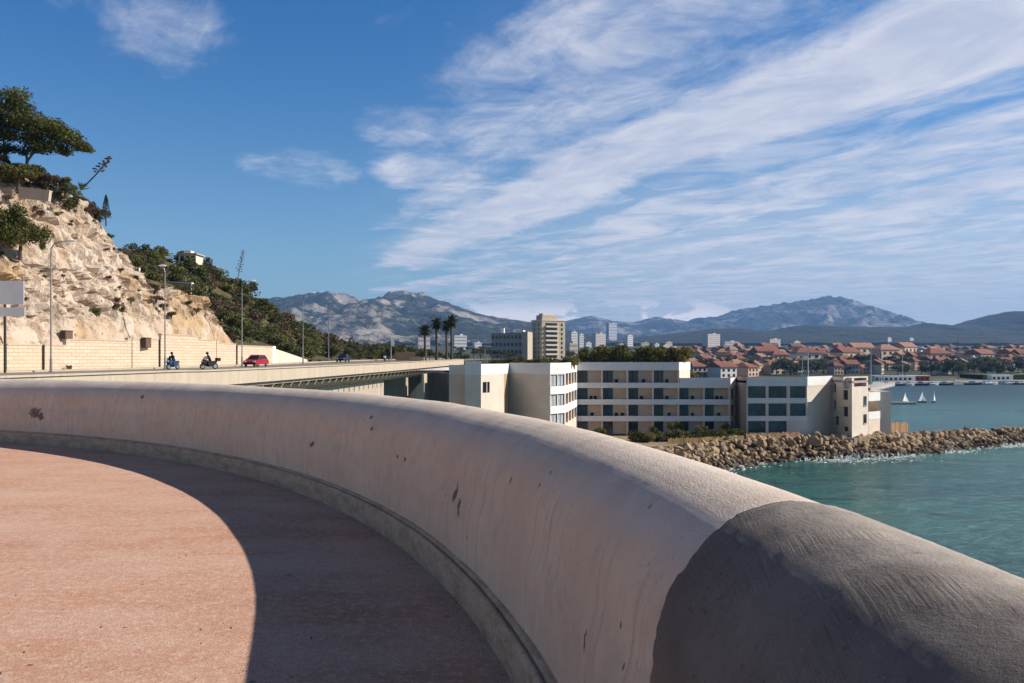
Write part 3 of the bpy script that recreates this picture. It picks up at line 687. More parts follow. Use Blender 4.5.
def hillf(n):
    ob = n.coord('Object'); at = n.new('ShaderNodeAttribute', attribute_name='rock').outputs['Fac']
    big = n.noise(ob, .16, 5, .6); mid = n.noise(n.mapping(ob, (1,.8,.55), (0,0,.3)), .9, 6, .65, .6); fine = n.noise(ob, 5, 5, .7)
    x_, y_, z_ = n.sep(ob)
    rock = n.ramp(big, [(.32, (.65,.54,.44)), (.52, (.59,.47,.37)), (.7, (.50,.365,.255))])
    och = n.math('MULTIPLY', n.step(n.math('ADD', n.noise(ob, .25, 4, .6), n.math('ADD', n.math('MULTIPLY', n.step(y_, 90, 76), .22), n.math('MULTIPLY', n.step(y_, 105, 107.5), .17))), .52, .70), .75)
    rock = n.mix(och, rock, n.ramp(mid, [(.35, (.34,.20,.085)), (.65, (.52,.35,.18))]))
    rock = n.mix(n.math('MULTIPLY', n.step(mid, .50, .36), .7), rock, (.27,.18,.12))
    rock = n.mix(n.math('MULTIPLY', n.step(fine, .55, .75), .4), rock, (.68,.565,.455))
    rock = n.mix(n.math('MULTIPLY', n.step(fine, .44, .30), .5), rock, (.27,.19,.13))
    tuft = n.math('MULTIPLY', n.step(n.noise(ob, 1.5, 4, .6), .63, .68), .85)
    rock = n.mix(tuft, rock, (.12,.095,.045))
    soil = n.ramp(n.noise(ob, .6, 5, .65), [(.3, (.045,.045,.020)), (.55, (.095,.08,.038)), (.75, (.24,.17,.10))])
    f_ = n.step(n.math('ADD', at, n.math('MULTIPLY', n.math('SUBTRACT', mid, .5), .6)), .4, .6)
    return {'Base Color': n.mix(f_, soil, rock), 'Normal': n.bump(n.math('ADD', n.math('MULTIPLY', mid, 1.0), n.math('MULTIPLY', fine, .5)), .8, .45), 'Roughness': .95}
ho = obj('hillside', vs, fs, mat('limestone_and_scrub', hillf), None, False)
at = ho.data.attributes.new('rock', 'FLOAT', 'POINT'); at.data.foreach_set('value', rk)
tag(ho, kind='structure')
def hpt(d, t, dz=0): return Vector((wx(d)-t, d, hill(d, t)+dz))
def hray(px, py, d0=60, d1=320):
    """first point of the hillside seen through a pixel"""
    for k in range(int((d1-d0)*2)):
        d = d0+k*.5; x_ = hx(px, d); t = wx(d)-x_
        if .3 < t < 60 and hill(d, t) >= hz_(py, d): return Vector((x_, d, hill(d, t)))
    return None

# ------------------------------------------------------------------ shrubs and trees
def shrub_mesh(name, seed, nl, size, m, lobes=5, flat_=1.0):
    rnd = random.Random(seed); mb = MB()
    bl = [((0,0,.45), (.75,.75,.45*flat_))]
    for k in range(lobes):
        a_ = rnd.random()*6.28; r_ = rnd.uniform(.3,.62)
        bl.append(((math.cos(a_)*r_, math.sin(a_)*r_, rnd.uniform(.35,.8)*flat_), (rnd.uniform(.25,.5),)*2 + (rnd.uniform(.25,.4)*flat_,)))
    for k in range(nl):
        c_, r_ = rnd.choice(bl); p = rpoint(rnd, c_, r_, .5)
        if p.z < -.12: p.z = -p.z*.3
        mb.leaf(p, size*rnd.uniform(.6,1.3), rnd, .4)
    mb.v = mb.v
    o = mb.build(name, m); COL.objects.unlink(o); return o
def stem_mesh(seed):
    rnd = random.Random(seed); mb = MB()
    for k in range(4):
        a_ = rnd.random()*6.28; mb.tube([(0,0,-.4), (math.cos(a_)*.15, math.sin(a_)*.15, .25), (math.cos(a_)*.4, math.sin(a_)*.4, .6)], [.05,.04,.015], 5)
    o = mb.build('stem', M['darkbark']); COL.objects.unlink(o); return o
SH = {}
for k, m_ in (('green','bush'),('olive','olive'),('dry','dry'),('hedge','hedge'),('dark','fartree')):
    SH[k] = [shrub_mesh('foliage', 11*i+len(k), 1100, .115, M[m_], 5, (1.0,.75,1.2)[i]) for i in range(3)]
STEM = stem_mesh(5)
def shrub(kind, loc, r, label, group, rnd, name='shrub', zs=1.0):
    t = empty(name, loc, label, 'shrub' if name == 'shrub' else name.replace('_', ' '), group, rnd.random()*6.28, 1)
    t.scale = (r*rnd.uniform(.85,1.2), r*rnd.uniform(.85,1.2), r*rnd.uniform(.8,1.1)*zs)
    for src, nm in ((rnd.choice(SH[kind]), 'foliage'), (STEM, 'stem')):
        c_ = src.copy(); c_.name = nm; COL.objects.link(c_); c_.parent = t
    return t
rnd = random.Random(21)
# macchia on the far slope
cnt = 0
GRID = [(d_, t_) for d_ in range(110, 286, 5) for t_ in (1.6, 4.5, 8, 11.5, 15.5, 20, 25, 30.5, 36) if t_ < interp(HW, d_)*1.2]
for d_, t_ in GRID:
    d = d_ + rnd.uniform(-2.2, 2.2); t = max(1.0, t_ + rnd.uniform(-1.4, 1.4)); w_ = interp(HW, d)
    if cnt >= 255: break
    if rockm(d, t) > .2 or (d < 122 and t < 3.2): continue
    k = rnd.choices(('green','dark','olive','dry'), (6,2,5,2.4))[0]
    if noise.noise(Vector((d*.05, t*.1, 7))) > .28: k = rnd.choice(('dry','olive','dry'))
    lab = {'green': 'rounded green macchia shrub on the slope beyond the cliff', 'dark': 'dark evergreen shrub on the slope beyond the cliff', 'olive': 'yellowish green shrub on the slope beyond the cliff', 'dry': 'dry reddish brown shrub on the slope beyond the cliff'}[k]
    shrub(k, hpt(d, t, -.3), rnd.uniform(1.9, 3.2)*(1.12 if d > 180 else .95 if d > 130 else .6), lab, k + ' macchia shrubs on the far slope', rnd); cnt += 1
for k in range(11):
    d = rnd.uniform(105.6, 108); t = .9 + k*.65
    shrub(rnd.choice(('green','olive','dry')), hpt(d, t, -.2), rnd.uniform(.6, 1.25), 'small bush in the cleft between the pale cliff and the lower outcrop', 'bushes in the rock cleft', rnd)
for k in range(26):
    d = rnd.uniform(111, 150); t = rnd.uniform(3.6, 16)
    shrub(rnd.choice(('green','olive','olive','dark')), hpt(d, t, -.25), rnd.uniform(.8, 1.6), 'bright green bush on the bank right above the lower outcrop', 'bushes above the outcrop', rnd, 'bank_shrub')
# shrubs on the crest of the cliff
cnt = 0
while cnt < 62:
    d = rnd.uniform(84, 108); w_ = interp(HW, d); t = w_*rnd.uniform(.84, 1.25)
    k = rnd.choices(('green','dark','olive','dry'), (3,3,2,2.0))[0]
    lab = {'green': 'small green bush on the crest of the pale cliff', 'dark': 'small dark bush on the crest of the pale cliff', 'olive': 'small yellowish bush on the crest of the pale cliff', 'dry': 'small brown bush on the crest of the pale cliff'}[k]
    shrub(k, hpt(d, t, -.25), rnd.uniform(.7, 1.6), lab, k + ' bushes on the cliff crest', rnd); cnt += 1
# tufts clinging to the rock
cnt = 0
while cnt < 75:
    d = rnd.uniform(80, 130); t = rnd.uniform(1, interp(HW, d))
    if rockm(d, t) < .8: continue
    shrub(rnd.choice(('olive','dry')), hpt(d, t, -.15), rnd.uniform(.25, .75), 'little tuft of scrub clinging to the pale cliff face', 'tufts on the cliff face', rnd, 'scrub_tuft'); cnt += 1
p = hray(15, 296) or Vector((-41, 80, 4))
shrub('green', ztop(9, 345) and Vector((wx(79)-.9, 79.5, 3.0)), 1.0, 'dark green bush behind the wall under the grey road sign', None, rnd)
dw, _ = ztop(59, 372)
shrub('dry', Vector((wx(dw)+.8, dw, rz(dw)+.1)), .38, 'dark weed tuft at the foot of the stone wall by the nearest lamp', None, rnd)
for px, py, r_, lab in ((222,330,2.3,'large round bush just right of the ochre rock outcrop above the wall'), (243,352,2.6,'broad green bush over the wall beside the red car'), (262,350,2.4,'dense green bush above the wall end before the white wall')):
    d = 127 + (px-222)*.3; shrub('green', hpt(d, 2.6+ (px-222)*.03, -.3), r_, lab, None, rnd)

def tree_crown(seed, blobs, nl, size, m, name='crown', shell=.45, asp=1.0):
    r_ = random.Random(seed); mb = MB()
    wts = [b[1][0]*b[1][1]*b[1][2] for b in blobs]; tot = sum(w_**.67 for w_ in wts)
    for (c_, rr), w_ in zip(blobs, wts):
        for k in range(int(nl*w_**.67/tot)): mb.leaf(rpoint(r_, c_, rr, shell), size*r_.uniform(.6,1.4), r_, .5, asp)
    return mb.build(name, m)
# the umbrella pine on the hilltop
pd = 96.0
pb = Vector((hx(8, pd), pd, hz_(196, pd)))
pine = empty('umbrella_pine', pb, 'big umbrella pine leaning out from the hilltop above the cliff', 'pine tree')
def pp(px, py, dy=0): return Vector((hx(px, pd+dy), pd+dy, hz_(py, pd+dy))) - pb
rp = random.Random(5); blobs = []
for px, py, w_, h_ in ((-30,118,34,15),(0,112,26,14),(14,97,20,10),(26,120,24,11),(45,128,24,11),(62,136,22,10),(78,146,15,7),(88,149,9,4),(50,146,24,7),(30,140,18,7),(4,135,20,8),(-20,140,24,9),(64,152,14,5),(12,124,22,11),(36,132,20,9),(20,106,20,9),(56,132,18,8),(-12,126,24,11),(10,148,18,7),(38,150,20,6),(72,140,15,7),(-20,106,24,11),(24,152,10,4),(-2,152,14,6)):
    for q in range(4):
        s_ = pd/F; dy = rp.uniform(-w_, w_)*s_*.7
        blobs.append((pp(px+rp.uniform(-.35,.35)*w_, py+rp.uniform(-.3,.3)*h_, dy), (w_*s_*rp.uniform(.5,.78), w_*s_*rp.uniform(.5,.78), h_*s_*rp.uniform(.62,.95))))
cr = tree_crown(3, blobs, 30000, .25, M['pine'], 'crown', .35, .55); cr.parent = pine
tk = MB()
tk.tube([pp(12,205), pp(14,185), pp(11,172), pp(6,158), pp(4,140), pp(2,120)], [.34,.28,.24,.2,.15,.06])
tk.build('trunk', M['bark'], pine)
for br in ([(14,186),(24,172),(28,160),(36,150),(50,142),(70,140)], [(22,176),(27,168),(27,158),(24,148),(30,130)], [(12,176),(0,160),(-14,148),(-30,130)]):
    MB().tube([pp(*q) for q in br], [.20,.17,.14,.11,.07,.03][:len(br)], 7).build('limb', M['bark'], pine)
# dark bushy pine below it, hanging over the rock
def hang_tree(cx_, cy_, w_, h_, d_, seed, label, nl, cat='bush', m='bush', name='bush'):
    base = Vector((hx(cx_, d_), d_, hz_(cy_+h_, d_))); t = empty(name, base, label, cat)
    r_ = random.Random(seed); bl = []
    for q in range(9):
        s_ = d_/F; c_ = Vector((hx(cx_+r_.uniform(-.55,.55)*w_, d_), d_+r_.uniform(-.5,.5)*w_*s_, hz_(cy_+r_.uniform(-.55,.5)*h_, d_))) - base
        bl.append((c_, (w_*s_*r_.uniform(.3,.52),)*2 + (h_*s_*r_.uniform(.32,.5),)))
    tree_crown(seed, bl, int(nl*1.8), .19, M[m], 'foliage', .35, .8).parent = t
    MB().tube([(0,0,-.6), (.1,0,h_*d_/F*.6), (0,.1,h_*d_/F*1.3)], [.2,.14,.05], 7).build('stem', M['darkbark'], t)
hang_tree(20, 224, 30, 30, 86, 4, 'large dark green bush hanging over the top of the cliff', 5200, m='pine')
hang_tree(-12, 228, 34, 30, 86, 14, 'dark green bush at the cliff top partly cut by the picture edge', 4200, m='pine')
hang_tree(18, 172, 26, 13, 93, 24, 'low dark bush under the umbrella pine', 2600, m='pine')
hang_tree(46, 180, 14, 8, 97, 33, 'brownish low scrub beside the pale slab on the cliff crest', 1300, m='dry')
hang_tree(66, 184, 13, 7, 99, 34, 'green low scrub beside the blue green agave plants', 1300, m='bush')
# cypress on the crest
cd = 104; cb = Vector((hx(106, cd), cd, hz_(219, cd)))
cy = empty('cypress', cb, 'small pointed dark cypress on the crest right of the flower stalk', 'cypress')
r_ = random.Random(9); mb = MB()
for k in range(900):
    h_ = r_.random()**.8; q = .62*(1-h_)**.7*math.sqrt(r_.random()); a_ = r_.random()*6.28
    mb.leaf((math.cos(a_)*q, math.sin(a_)*q, .1+h_*2.7), .16, r_, .3, .5)
mb.build('crown', M['fartree'], cy); MB().tube([(0,0,-.8),(0,0,1.6)], [.1,.04], 6).build('trunk', M['darkbark'], cy)
# agaves, two of them with tall flower stalks
def agave(loc, h, lean, label, stalk, sc=1.0):
    t = empty('agave', loc, label, 'agave', None, 0, sc); mb = MB(); r_ = random.Random(int(loc[1]*10))
    for k in range(22):
        a_ = r_.random()*6.28; el = r_.uniform(.25,1.3); L_ = r_.uniform(.8,1.2); u_ = Vector((math.cos(a_)*math.cos(el), math.sin(a_)*math.cos(el), math.sin(el))); s_ = Vector((-math.sin(a_), math.cos(a_), 0))
        p0, p1, p2 = Vector((0,0,0)), u_*L_*.5, u_*L_ + Vector((0,0,-.12))
        mb.add([p0-s_*.08, p0+s_*.08, p1+s_*.11, p1-s_*.11, p2, p1+Vector((0,0,-.05))], [(0,1,2,3),(3,2,4),(0,3,5),(2,1,5),(3,4,5),(4,2,5)])
    mb.build('rosette', M['agave'], t)
    if stalk:
        top = Vector((lean, 0, h)); st = MB().tube([(0,0,0), top*.5+Vector((.1,0,0)), top], [.09,.07,.03], 7).build('flower_stalk', M['darkbark'], t)
        fl = MB()
        for k in range(24):
            f_ = lerp(.55, 1.0, k/23); p = top*f_; a_ = k*2.4; L_ = lerp(.62,.2, (k/23)); e_ = p + Vector((math.cos(a_)*L_, math.sin(a_)*L_, .15))
            fl.tube([p, e_], [.03,.02], 5); fl.ball(e_, (.16,.16,.10), 6, 4)
        fl.build('flower_clusters', M['darkbark'], st)
ad = 97
agave((hx(81, ad), ad, hz_(190, ad)), 3.4, 3.1, 'agave with a tall leaning flower stalk against the sky on the crest', True, 1.0)
dg_ = 176; agave(hpt(dg_, wx(dg_)-hx(233, dg_), .1), max(3, hz_(252, dg_)-hill(dg_, wx(dg_)-hx(233, dg_))), 2.0, 'distant agave with a slanting flower stalk above the far slope', True, 1.0)
for px, py, lab in ((57, 190, 'blue green agave nearest the pale slab on the crest'), (68, 187, 'blue green agave between the pale slab and the tall flower stalk'), (75, 194, 'blue green agave just below the leaning flower stalk')):
    agave((hx(px, ad-1), ad-1, hz_(py+2, ad-1)), 0, 0, lab, False, .95)

# pale slab, garden walls and the house on the hill
sd_ = 92
t = empty('garden_wall', (hx(35, sd_), sd_, hz_(193, sd_)), 'pale rendered slab wall on the crest below the pine', 'wall')
MB().box((0,0,-.2), (3.1,.5,1.0), 0, .12).build('wall_body', M['cream'], t); MB().box((.02,0,.36), (3.25,.65,.12), 0, .12).build('coping', M['cream'], t)
gx = hx(175, 119); t = empty('garden_wall', (gx, 119, hill(119, wx(119)-gx)+1.7), 'white coped retaining wall above the second rock outcrop', 'wall')
MB().box((0,0,-.55), (4.6,.4,1.3), R(-8), .06).build('wall_body', M['greywall'], t); MB().box((.1,-.05,.2), (4.8,.6,.16), R(-8), .06).build('coping', M['whitepaint'], t)
gx = hx(134, 106.5); t = empty('garden_wall', (gx, 106.5, hill(106.5, wx(106.5)-gx)+.45), 'short white wall at the right end of the cliff crest', 'wall')
MB().box((0,0,-.3), (1.3,.35,.9), 0, .1).build('wall_body', M['whitepaint'], t); MB().box((0,0,.19), (1.42,.45,.08), 0, .1).build('coping', M['cream'], t)
hd_ = 176; t = empty('hill_house', (hx(191, hd_), hd_, hz_(264, hd_)), 'cream house with flat roof and deep terrace on the hilltop', 'house'); t.scale = (.62, .8, .75)
MB().box((0,0,.9), (5.4,5,2.6)).build('wall', M['render'], t); MB().box((.2,-.4,2.33), (6.2,6.2,.24)).build('roof', M['cream'], t)
MB().box((-.6,0,2.9), (2.2,2.4,.9)).build('roof_pavilion', M['band'], t)
for x_ in (-1.6, .1, 1.7):
    w = MB().box((x_,-2.52,1.1), (1.1,.06,1.5)).build('window', M['glassdark'], t); MB().box((x_,-2.56,.32), (1.3,.1,.08)).build('sill', M['whitepaint'], w)
MB().box((.6,-3.3,-.35), (5.5,1.6,.25)).build('terrace', M['cream'], t)
#PART3
# ------------------------------------------------------------------ roadside things
def lamp(px, d, topy, headpx, heady, label, second=None):
    x_ = hx(px, d); b = Vector((x_, d, rz(d)+.02)); H = hz_(topy, d)-b.z; A = hx(headpx, d)-x_; ah = hz_(heady, d)-b.z
    t = empty('street_lamp', b, label, 'street lamp', 'street lamps along the coast road')
    MB().tube([(0,0,0),(0,0,1.2),(0,0,1.25),(0,0,H)], [.13,.12,.085,.055], 8).build('pole', M['metal'], t)
    MB().tube([(0,0,H),(A*.15,0,lerp(H,ah,.6)),(A*.45,0,lerp(H,ah,.92)),(A*.85,0,ah)], [.055,.05,.045,.04], 7).build('arm', M['metal'], t)
    hd = MB(); hd.ball((A*.85+.36,0,ah+.04), (.48,.17,.10), 10, 6); hd.build('lamp_head', M['panel'], t)
    MB().box((A*.85+.38,0,ah-.05), (.5,.22,.03)).build('lamp_glass', M['lampglass'], t)
    MB().box((0,0,.02), (.36,.36,.05)).build('base_plate', M['metal'], t)
    if second:
        A2 = hx(second[0], d)-x_; h2 = hz_(second[1], d)-b.z
        MB().tube([(0,0,h2-.5),(A2*.4,0,h2-.05),(A2*.8,0,h2)], [.04,.035,.03], 6).build('arm', M['metal'], t)
        MB().ball((A2*.8+.25,0,h2+.02), (.36,.14,.09), 8, 5).build('lamp_head', M['whitepaint'], t)
lamp(51, 80, 249, 70, 241, 'street lamp in front of the bare cliff face near the grey sign')
lamp(165, 97, 272, 158, 266, 'street lamp beside the blue motorbike at the foot of the rock')
lamp(242, 116, 287, 251, 281, 'street lamp with pale head standing behind the red car')
lamp(303, 141, 298, 312, 293, 'street lamp with two arms before the whitewashed wall', (311, 317.5))
lamp(328.6, 165, 306, 338, 302, 'farthest street lamp beside the dark blue car')

d = 76; b = Vector((hx(5, d), d, rz(d)))
t = empty('road_sign', b, 'blank grey back of a two panel road sign on a dark post', 'road sign')
MB().tube([(0,0,-.1),(0,0,hz_(280, d)-b.z)], .11, 8).build('post', M['darkmetal'], t)
for y0, y1, x0, x1 in ((281,304.5,-34,25),(307.5,316.5,-34,26)):
    xa, xb, za, zb = hx(x0,d)-b.x, hx(x1,d)-b.x, hz_(y1,d)-b.z, hz_(y0,d)-b.z
    p_ = MB().box(((xa+xb)/2,-.16,(za+zb)/2), (xb-xa,.05,zb-za)).build('panel', M['panel'], t)
for z_ in (hz_(288,d), hz_(300,d), hz_(312,d)):
    MB().box((hx(-4,d)-b.x,-.10,z_-b.z), (4.6,.06,.08)).build('stiffener', M['metal'], t)

def wheel(parent, c, r, w, kind='wheel'):
    wh = MB().torus((0,0,0), r-w*.45, w*.5, 20, 8).build(kind, M['rubber'], parent); wh.location = c
    MB().disc((0,0,0), r-w*.7, w*.55, 16).build('rim', M['metal'], wh)
def car(px, d, head, paint, label):
    b = Vector((hx(px, d), d, rz(d)+.006)); t = empty('parked_car' if False else 'car', b, label, 'car', 'cars on the coast road', head)
    prof = [(-1.95,.32),(-1.98,.62),(-1.88,.88),(-1.55,.95),(.75,.95),(1.55,.82),(1.92,.66),(1.98,.45),(1.95,.28)]
    bm_ = MB(); n_ = len(prof)
    for sx_, wd in ((-1,.80),(-1,.86),(1,.86),(1,.80)): pass
    secs = [(-.86,.0),(-.80,.05),(.80,.05),(.86,.0)]
    vs = []
    for x_, ins in ((-.86,.06),(-.80,0),(.80,0),(.86,.06)):
        for y_, z_ in prof: vs.append((x_, y_*(1-ins*.5), z_ - (ins if z_ > .8 else -ins*.3)))
    fs = [(k*n_+j, (k+1)*n_+j, (k+1)*n_+(j+1) % n_, k*n_+(j+1) % n_) for k in range(3) for j in range(n_)] + [tuple(range(n_)), tuple(range(4*n_-1, 3*n_-1, -1))]
    MB().add(vs, fs).build('body', paint, t)
    lo = [(-1.70,.94),(1.05,.90)]; hi = [(-1.35,1.40),(.25,1.42)]
    vs = [(-.76,lo[0][0],lo[0][1]),(.76,lo[0][0],lo[0][1]),(.76,lo[1][0],lo[1][1]),(-.76,lo[1][0],lo[1][1]),(-.60,hi[0][0],hi[0][1]),(.60,hi[0][0],hi[0][1]),(.60,hi[1][0],hi[1][1]),(-.60,hi[1][0],hi[1][1])]
    MB().add(vs, [(4,5,6,7),(0,1,5,4),(1,2,6,5),(2,3,7,6),(3,0,4,7)]).build('windows', M['glassdark'], t)
    MB().add([(-.63,-1.42,1.40),(.63,-1.42,1.40),(.63,.28,1.425),(-.63,.28,1.425),(-.55,-1.25,1.47),(.55,-1.25,1.47),(.55,.10,1.475),(-.55,.10,1.475)], [(4,5,6,7),(0,1,5,4),(1,2,6,5),(2,3,7,6),(3,0,4,7),(3,2,1,0)]).build('roof', paint, t)
    for sx_ in (-1, 1):
        pil = MB()
        for (ya, za), (yb, zb) in (((1.05,.90),(.25,1.42)),((-.30,.93),(-.35,1.41)),((-1.70,.94),(-1.35,1.40))):
            pil.tube([(sx_*.77,ya,za),(sx_*.61,yb,zb)], .035, 5)
        pil.build('pillars', paint, t)
        MB().box((sx_*.62,1.93,.66), (.34,.10,.16)).build('headlight', M['lampglass'], t)
        MB().box((sx_*.66,-1.97,.72), (.24,.06,.22)).build('taillight', M['tail'], t)
        MB().box((sx_*.93,.72,.98), (.16,.10,.11)).build('wing_mirror', paint, t)
        for y_ in (-1.22, 1.25): wheel(t, (sx_*.76, y_, .30), .30, .19)
    MB().box((0,1.99,.42), (1.3,.04,.16)).build('grille', M['rubber'], t)
    MB().box((0,-1.985,.50), (.52,.03,.11)).build('number_plate', M['whitepaint'], t)
    return t
car(256, 112, R(180-8), M['red'], 'small red hatchback driving along the stone wall')
car(343, 158, R(180-2), M['navy'], 'dark blue car on the road near the farthest lamp')

def rider(loc, head, cloth, helm, label):
    """person sitting on a saddle, arms forward to the handlebar (y forward), origin at the ground under the saddle"""
    b = Vector(loc)
    J = [(0,-.15,.82),(0,-.08,1.05),(0,.06,1.30),(0,.12,1.46),(0,.17,1.58),(0,.19,1.70),
         (-.19,.07,1.36),(-.27,.24,1.16),(-.30,.48,1.06),(.19,.07,1.36),(.27,.24,1.16),(.30,.48,1.06),
         (-.12,-.12,.80),(-.24,.26,.70),(-.20,.10,.34),(-.20,.24,.28),(.12,-.12,.80),(.24,.26,.70),(.20,.10,.34),(.20,.24,.28)]
    E_ = [(0,1),(1,2),(2,3),(3,4),(4,5),(2,6),(6,7),(7,8),(2,9),(9,10),(10,11),(0,12),(12,13),(13,14),(14,15),(0,16),(16,17),(17,18),(18,19)]
    rad = [.15,.155,.17,.07,.09,.08,.075,.055,.045,.075,.055,.045,.10,.085,.065,.05,.10,.085,.065,.05]
    me = bpy.data.meshes.new('person'); me.from_pydata(J, E_, []); me.update(); me.materials.append(cloth)
    o = bpy.data.objects.new('person', me); COL.objects.link(o); o.location = b; o.rotation_euler = (0,0,head)
    o.modifiers.new('skin', 'SKIN')
    bpy.context.view_layer.objects.active = o
    lay = me.skin_vertices
    if len(lay) == 0:
        bm2 = bmesh.new(); bm2.from_mesh(me); bm2.verts.layers.skin.verify(); bm2.to_mesh(me); bm2.free()
    for v_, r_ in zip(me.skin_vertices[0].data, rad): v_.radius = (r_, r_)
    me.skin_vertices[0].data[0].use_root = True
    s_ = o.modifiers.new('sub', 'SUBSURF'); s_.levels = 1; s_.render_levels = 1
    tag(o, label, 'person')
    h_ = MB().ball((0,.20,1.68), (.135,.155,.15), 14, 9).build('helmet', helm, o, True)
    MB().ball((0,.265,1.67), (.105,.10,.055), 10, 6).build('visor', M['glassdark'], o, True)
    for sx_ in (-1,1): MB().ball((sx_*.30,.50,1.06), (.05,.06,.045), 8, 5).build('glove', M['black'], o, True)
    return o
def motorbike(px, d, head, paint, label, screen, topcase, rcloth, rhelm, rlabel):
    b = Vector((hx(px, d), d, rz(d)+.006))
    t = empty('motorbike', b, label, 'motorbike', 'motorbikes riding along the wall', head)
    for y_, nm in ((.72,'wheel'),(-.70,'wheel')): wheel(t, (0,y_,.32), .32, .14)
    MB().profile([(-.55,.45),(-.9,.80),(-.7,.84),(-.1,.78),(.25,.95),(.5,.9),(.45,.5),(.2,.30),(-.3,.28)], .30).build('body', paint, t)
    MB().profile([(-.85,.80),(-.80,.90),(-.25,.86),(.0,.79),(-.1,.76)], .26).build('seat', M['black'], t)
    MB().profile([(.40,.55),(.35,.98),(.62,1.02),(.80,.80),(.70,.55)], .44).build('fairing', paint, t)
    MB().add([(-.2,.62,1.0),(.2,.62,1.0),(.14,.42,1.38),(-.14,.42,1.38)], [(0,1,2,3)]).build('windscreen', screen, t)
    MB().ball((0,.80,.84), (.13,.06,.10), 10, 6).build('headlight', M['lampglass'], t)
    MB().tube([(-.36,.40,1.06),(-.2,.52,1.04),(.2,.52,1.04),(.36,.40,1.06)], .02, 6).build('handlebar', M['darkmetal'], t)
    f_ = MB()
    for sx_ in (-1,1): f_.tube([(sx_*.1,.52,1.0),(sx_*.1,.72,.32)], .03, 6)
    f_.build('fork', M['metal'], t)
    MB().tube([(.14,.1,.28),(.17,-.4,.30),(.18,-.85,.42)], [.04,.05,.06], 8).build('exhaust', M['metal'], t)
    if topcase: MB().box((0,-1.02,1.02), (.46,.40,.34)).build('top_case', M['rubber'], t)
    for sx_ in (-1,1): MB().box((sx_*.38,.42,1.17), (.13,.03,.08)).build('mirror', M['rubber'], t)
    rider(b, head, rcloth, rhelm, rlabel)
motorbike(173, 92, R(180-16), M['blue'], 'blue scooter with dark fairing riding beside the stone wall', M['glassdark'], False, M['denim'], M['black'], 'person in dark blue riding the blue scooter, black helmet')
motorbike(209, 94, R(180-42), M['black'], 'black motorbike with pale windscreen and top case behind the scooter', M['lampglass'], True, M['black'], M['black'], 'person in black riding the motorbike with top case, dark helmet')
motorbike(385, 176, R(185), M['whitepaint'], 'white moped far along the road beside the trees', M['glassdark'], False, M['denim'], M['black'], 'person in dark clothes on the white moped far down the road')

d = 180; b = Vector((hx(391, d), d, rz(d)))
t = empty('flag_sign', b, 'white pennant on a thin post at the far road bend', 'pennant')
MB().tube([(0,0,0),(0,0,hz_(335,d)-b.z)], [.10,.06], 7).build('post', M['cream'], t)
MB().add([(.05,0,hz_(337,d)-b.z),(.75,.05,hz_(343,d)-b.z),(.5,0,hz_(347,d)-b.z),(.05,0,hz_(345,d)-b.z),(.05,.06,hz_(337,d)-b.z),(.75,.11,hz_(343,d)-b.z),(.5,.06,hz_(347,d)-b.z),(.05,.06,hz_(345,d)-b.z)], [(0,1,2,3),(7,6,5,4),(0,4,5,1),(1,5,6,2),(2,6,7,3),(3,7,4,0)]).build('pennant', M['sail'], t)
d = 185
t = empty('timber_fence', (hx(405,d), d, rz(d)), 'orange brown timber fence panels beside the far road', 'fence')
for k in range(9):
    MB().box((lerp(hx(395.5,d),hx(415,d),(k+.5)/9)-hx(405,d), .03*(k%2), .95), (.44,.05,1.7)).build('plank', M['orange'], t)
for z_ in (.4,1.5): MB().box((0,.09,z_), (hx(415,d)-hx(395.5,d),.05,.12)).build('rail', M['orange'], t)
t = empty('planter', (hx(417,d-3), d-3, rz(d)), 'low sandy coloured planter wall next to the timber fence', 'planter')
MB().box((0,0,.35), (2.9,1,.8)).build('trough', M['stone'], t); MB().box((0,0,.78), (3.1,1.2,.08)).build('coping', M['cream'], t)

# ------------------------------------------------------------------ trees behind the road
def tree_proto(name, seed, kind):
    r_ = random.Random(seed); mb = MB()
    if kind == 'round':
        bl = [((r_.uniform(-.3,.3), r_.uniform(-.3,.3), r_.uniform(.45,.8)), (r_.uniform(.22,.36),)*2+(r_.uniform(.16,.26),)) for k in range(8)]
        nl, sz = 520, .10
    elif kind == 'tall':
        bl = [((r_.uniform(-.1,.1), r_.uniform(-.1,.1), .2+.1*k), (.2-.014*k,)*2+(.13,)) for k in range(8)]; nl, sz = 420, .08
    else:
        bl = [((r_.uniform(-.42,.42), r_.uniform(-.42,.42), r_.uniform(.66,.86)), (r_.uniform(.2,.32),)*2+(r_.uniform(.08,.13),)) for k in range(9)]; nl, sz = 520, .09
    for k in range(nl):
        c_, rr = r_.choice(bl); mb.leaf(rpoint(r_, c_, rr, .4), sz*r_.uniform(.6,1.3), r_, .4)
    c = mb.build('crown', M['fartree']); k2 = MB().tube([(0,0,-.15),(.01,0,.3),(0,.02,.7)], [.035,.028,.012], 6)
    for a_ in (0, 2.1, 4.2): k2.tube([(0,0,.3),(math.cos(a_)*.2,math.sin(a_)*.2,.62)], [.02,.008], 5)
    tr = k2.build('trunk', M['darkbark'])
    for o in (c, tr): COL.objects.unlink(o)
    return c, tr
TP = {k: [tree_proto(k, 40+i*3+len(k), k) for i in range(3)] for k in ('round','tall','umbrella')}
def tree(kind, loc, h, w, label, group, rnd, name=None):
    name = name or {'round':'broadleaf_tree','umbrella':'stone_pine','tall':'cypress'}[kind]
    t = empty(name, loc, label, {'round':'tree','umbrella':'pine tree','tall':'cypress'}[kind], group, rnd.random()*6.28); t.scale = (w, w, h)
    for src in rnd.choice(TP[kind]):
        c_ = src.copy(); COL.objects.link(c_); c_.parent = t
    return t
rnd = random.Random(77)
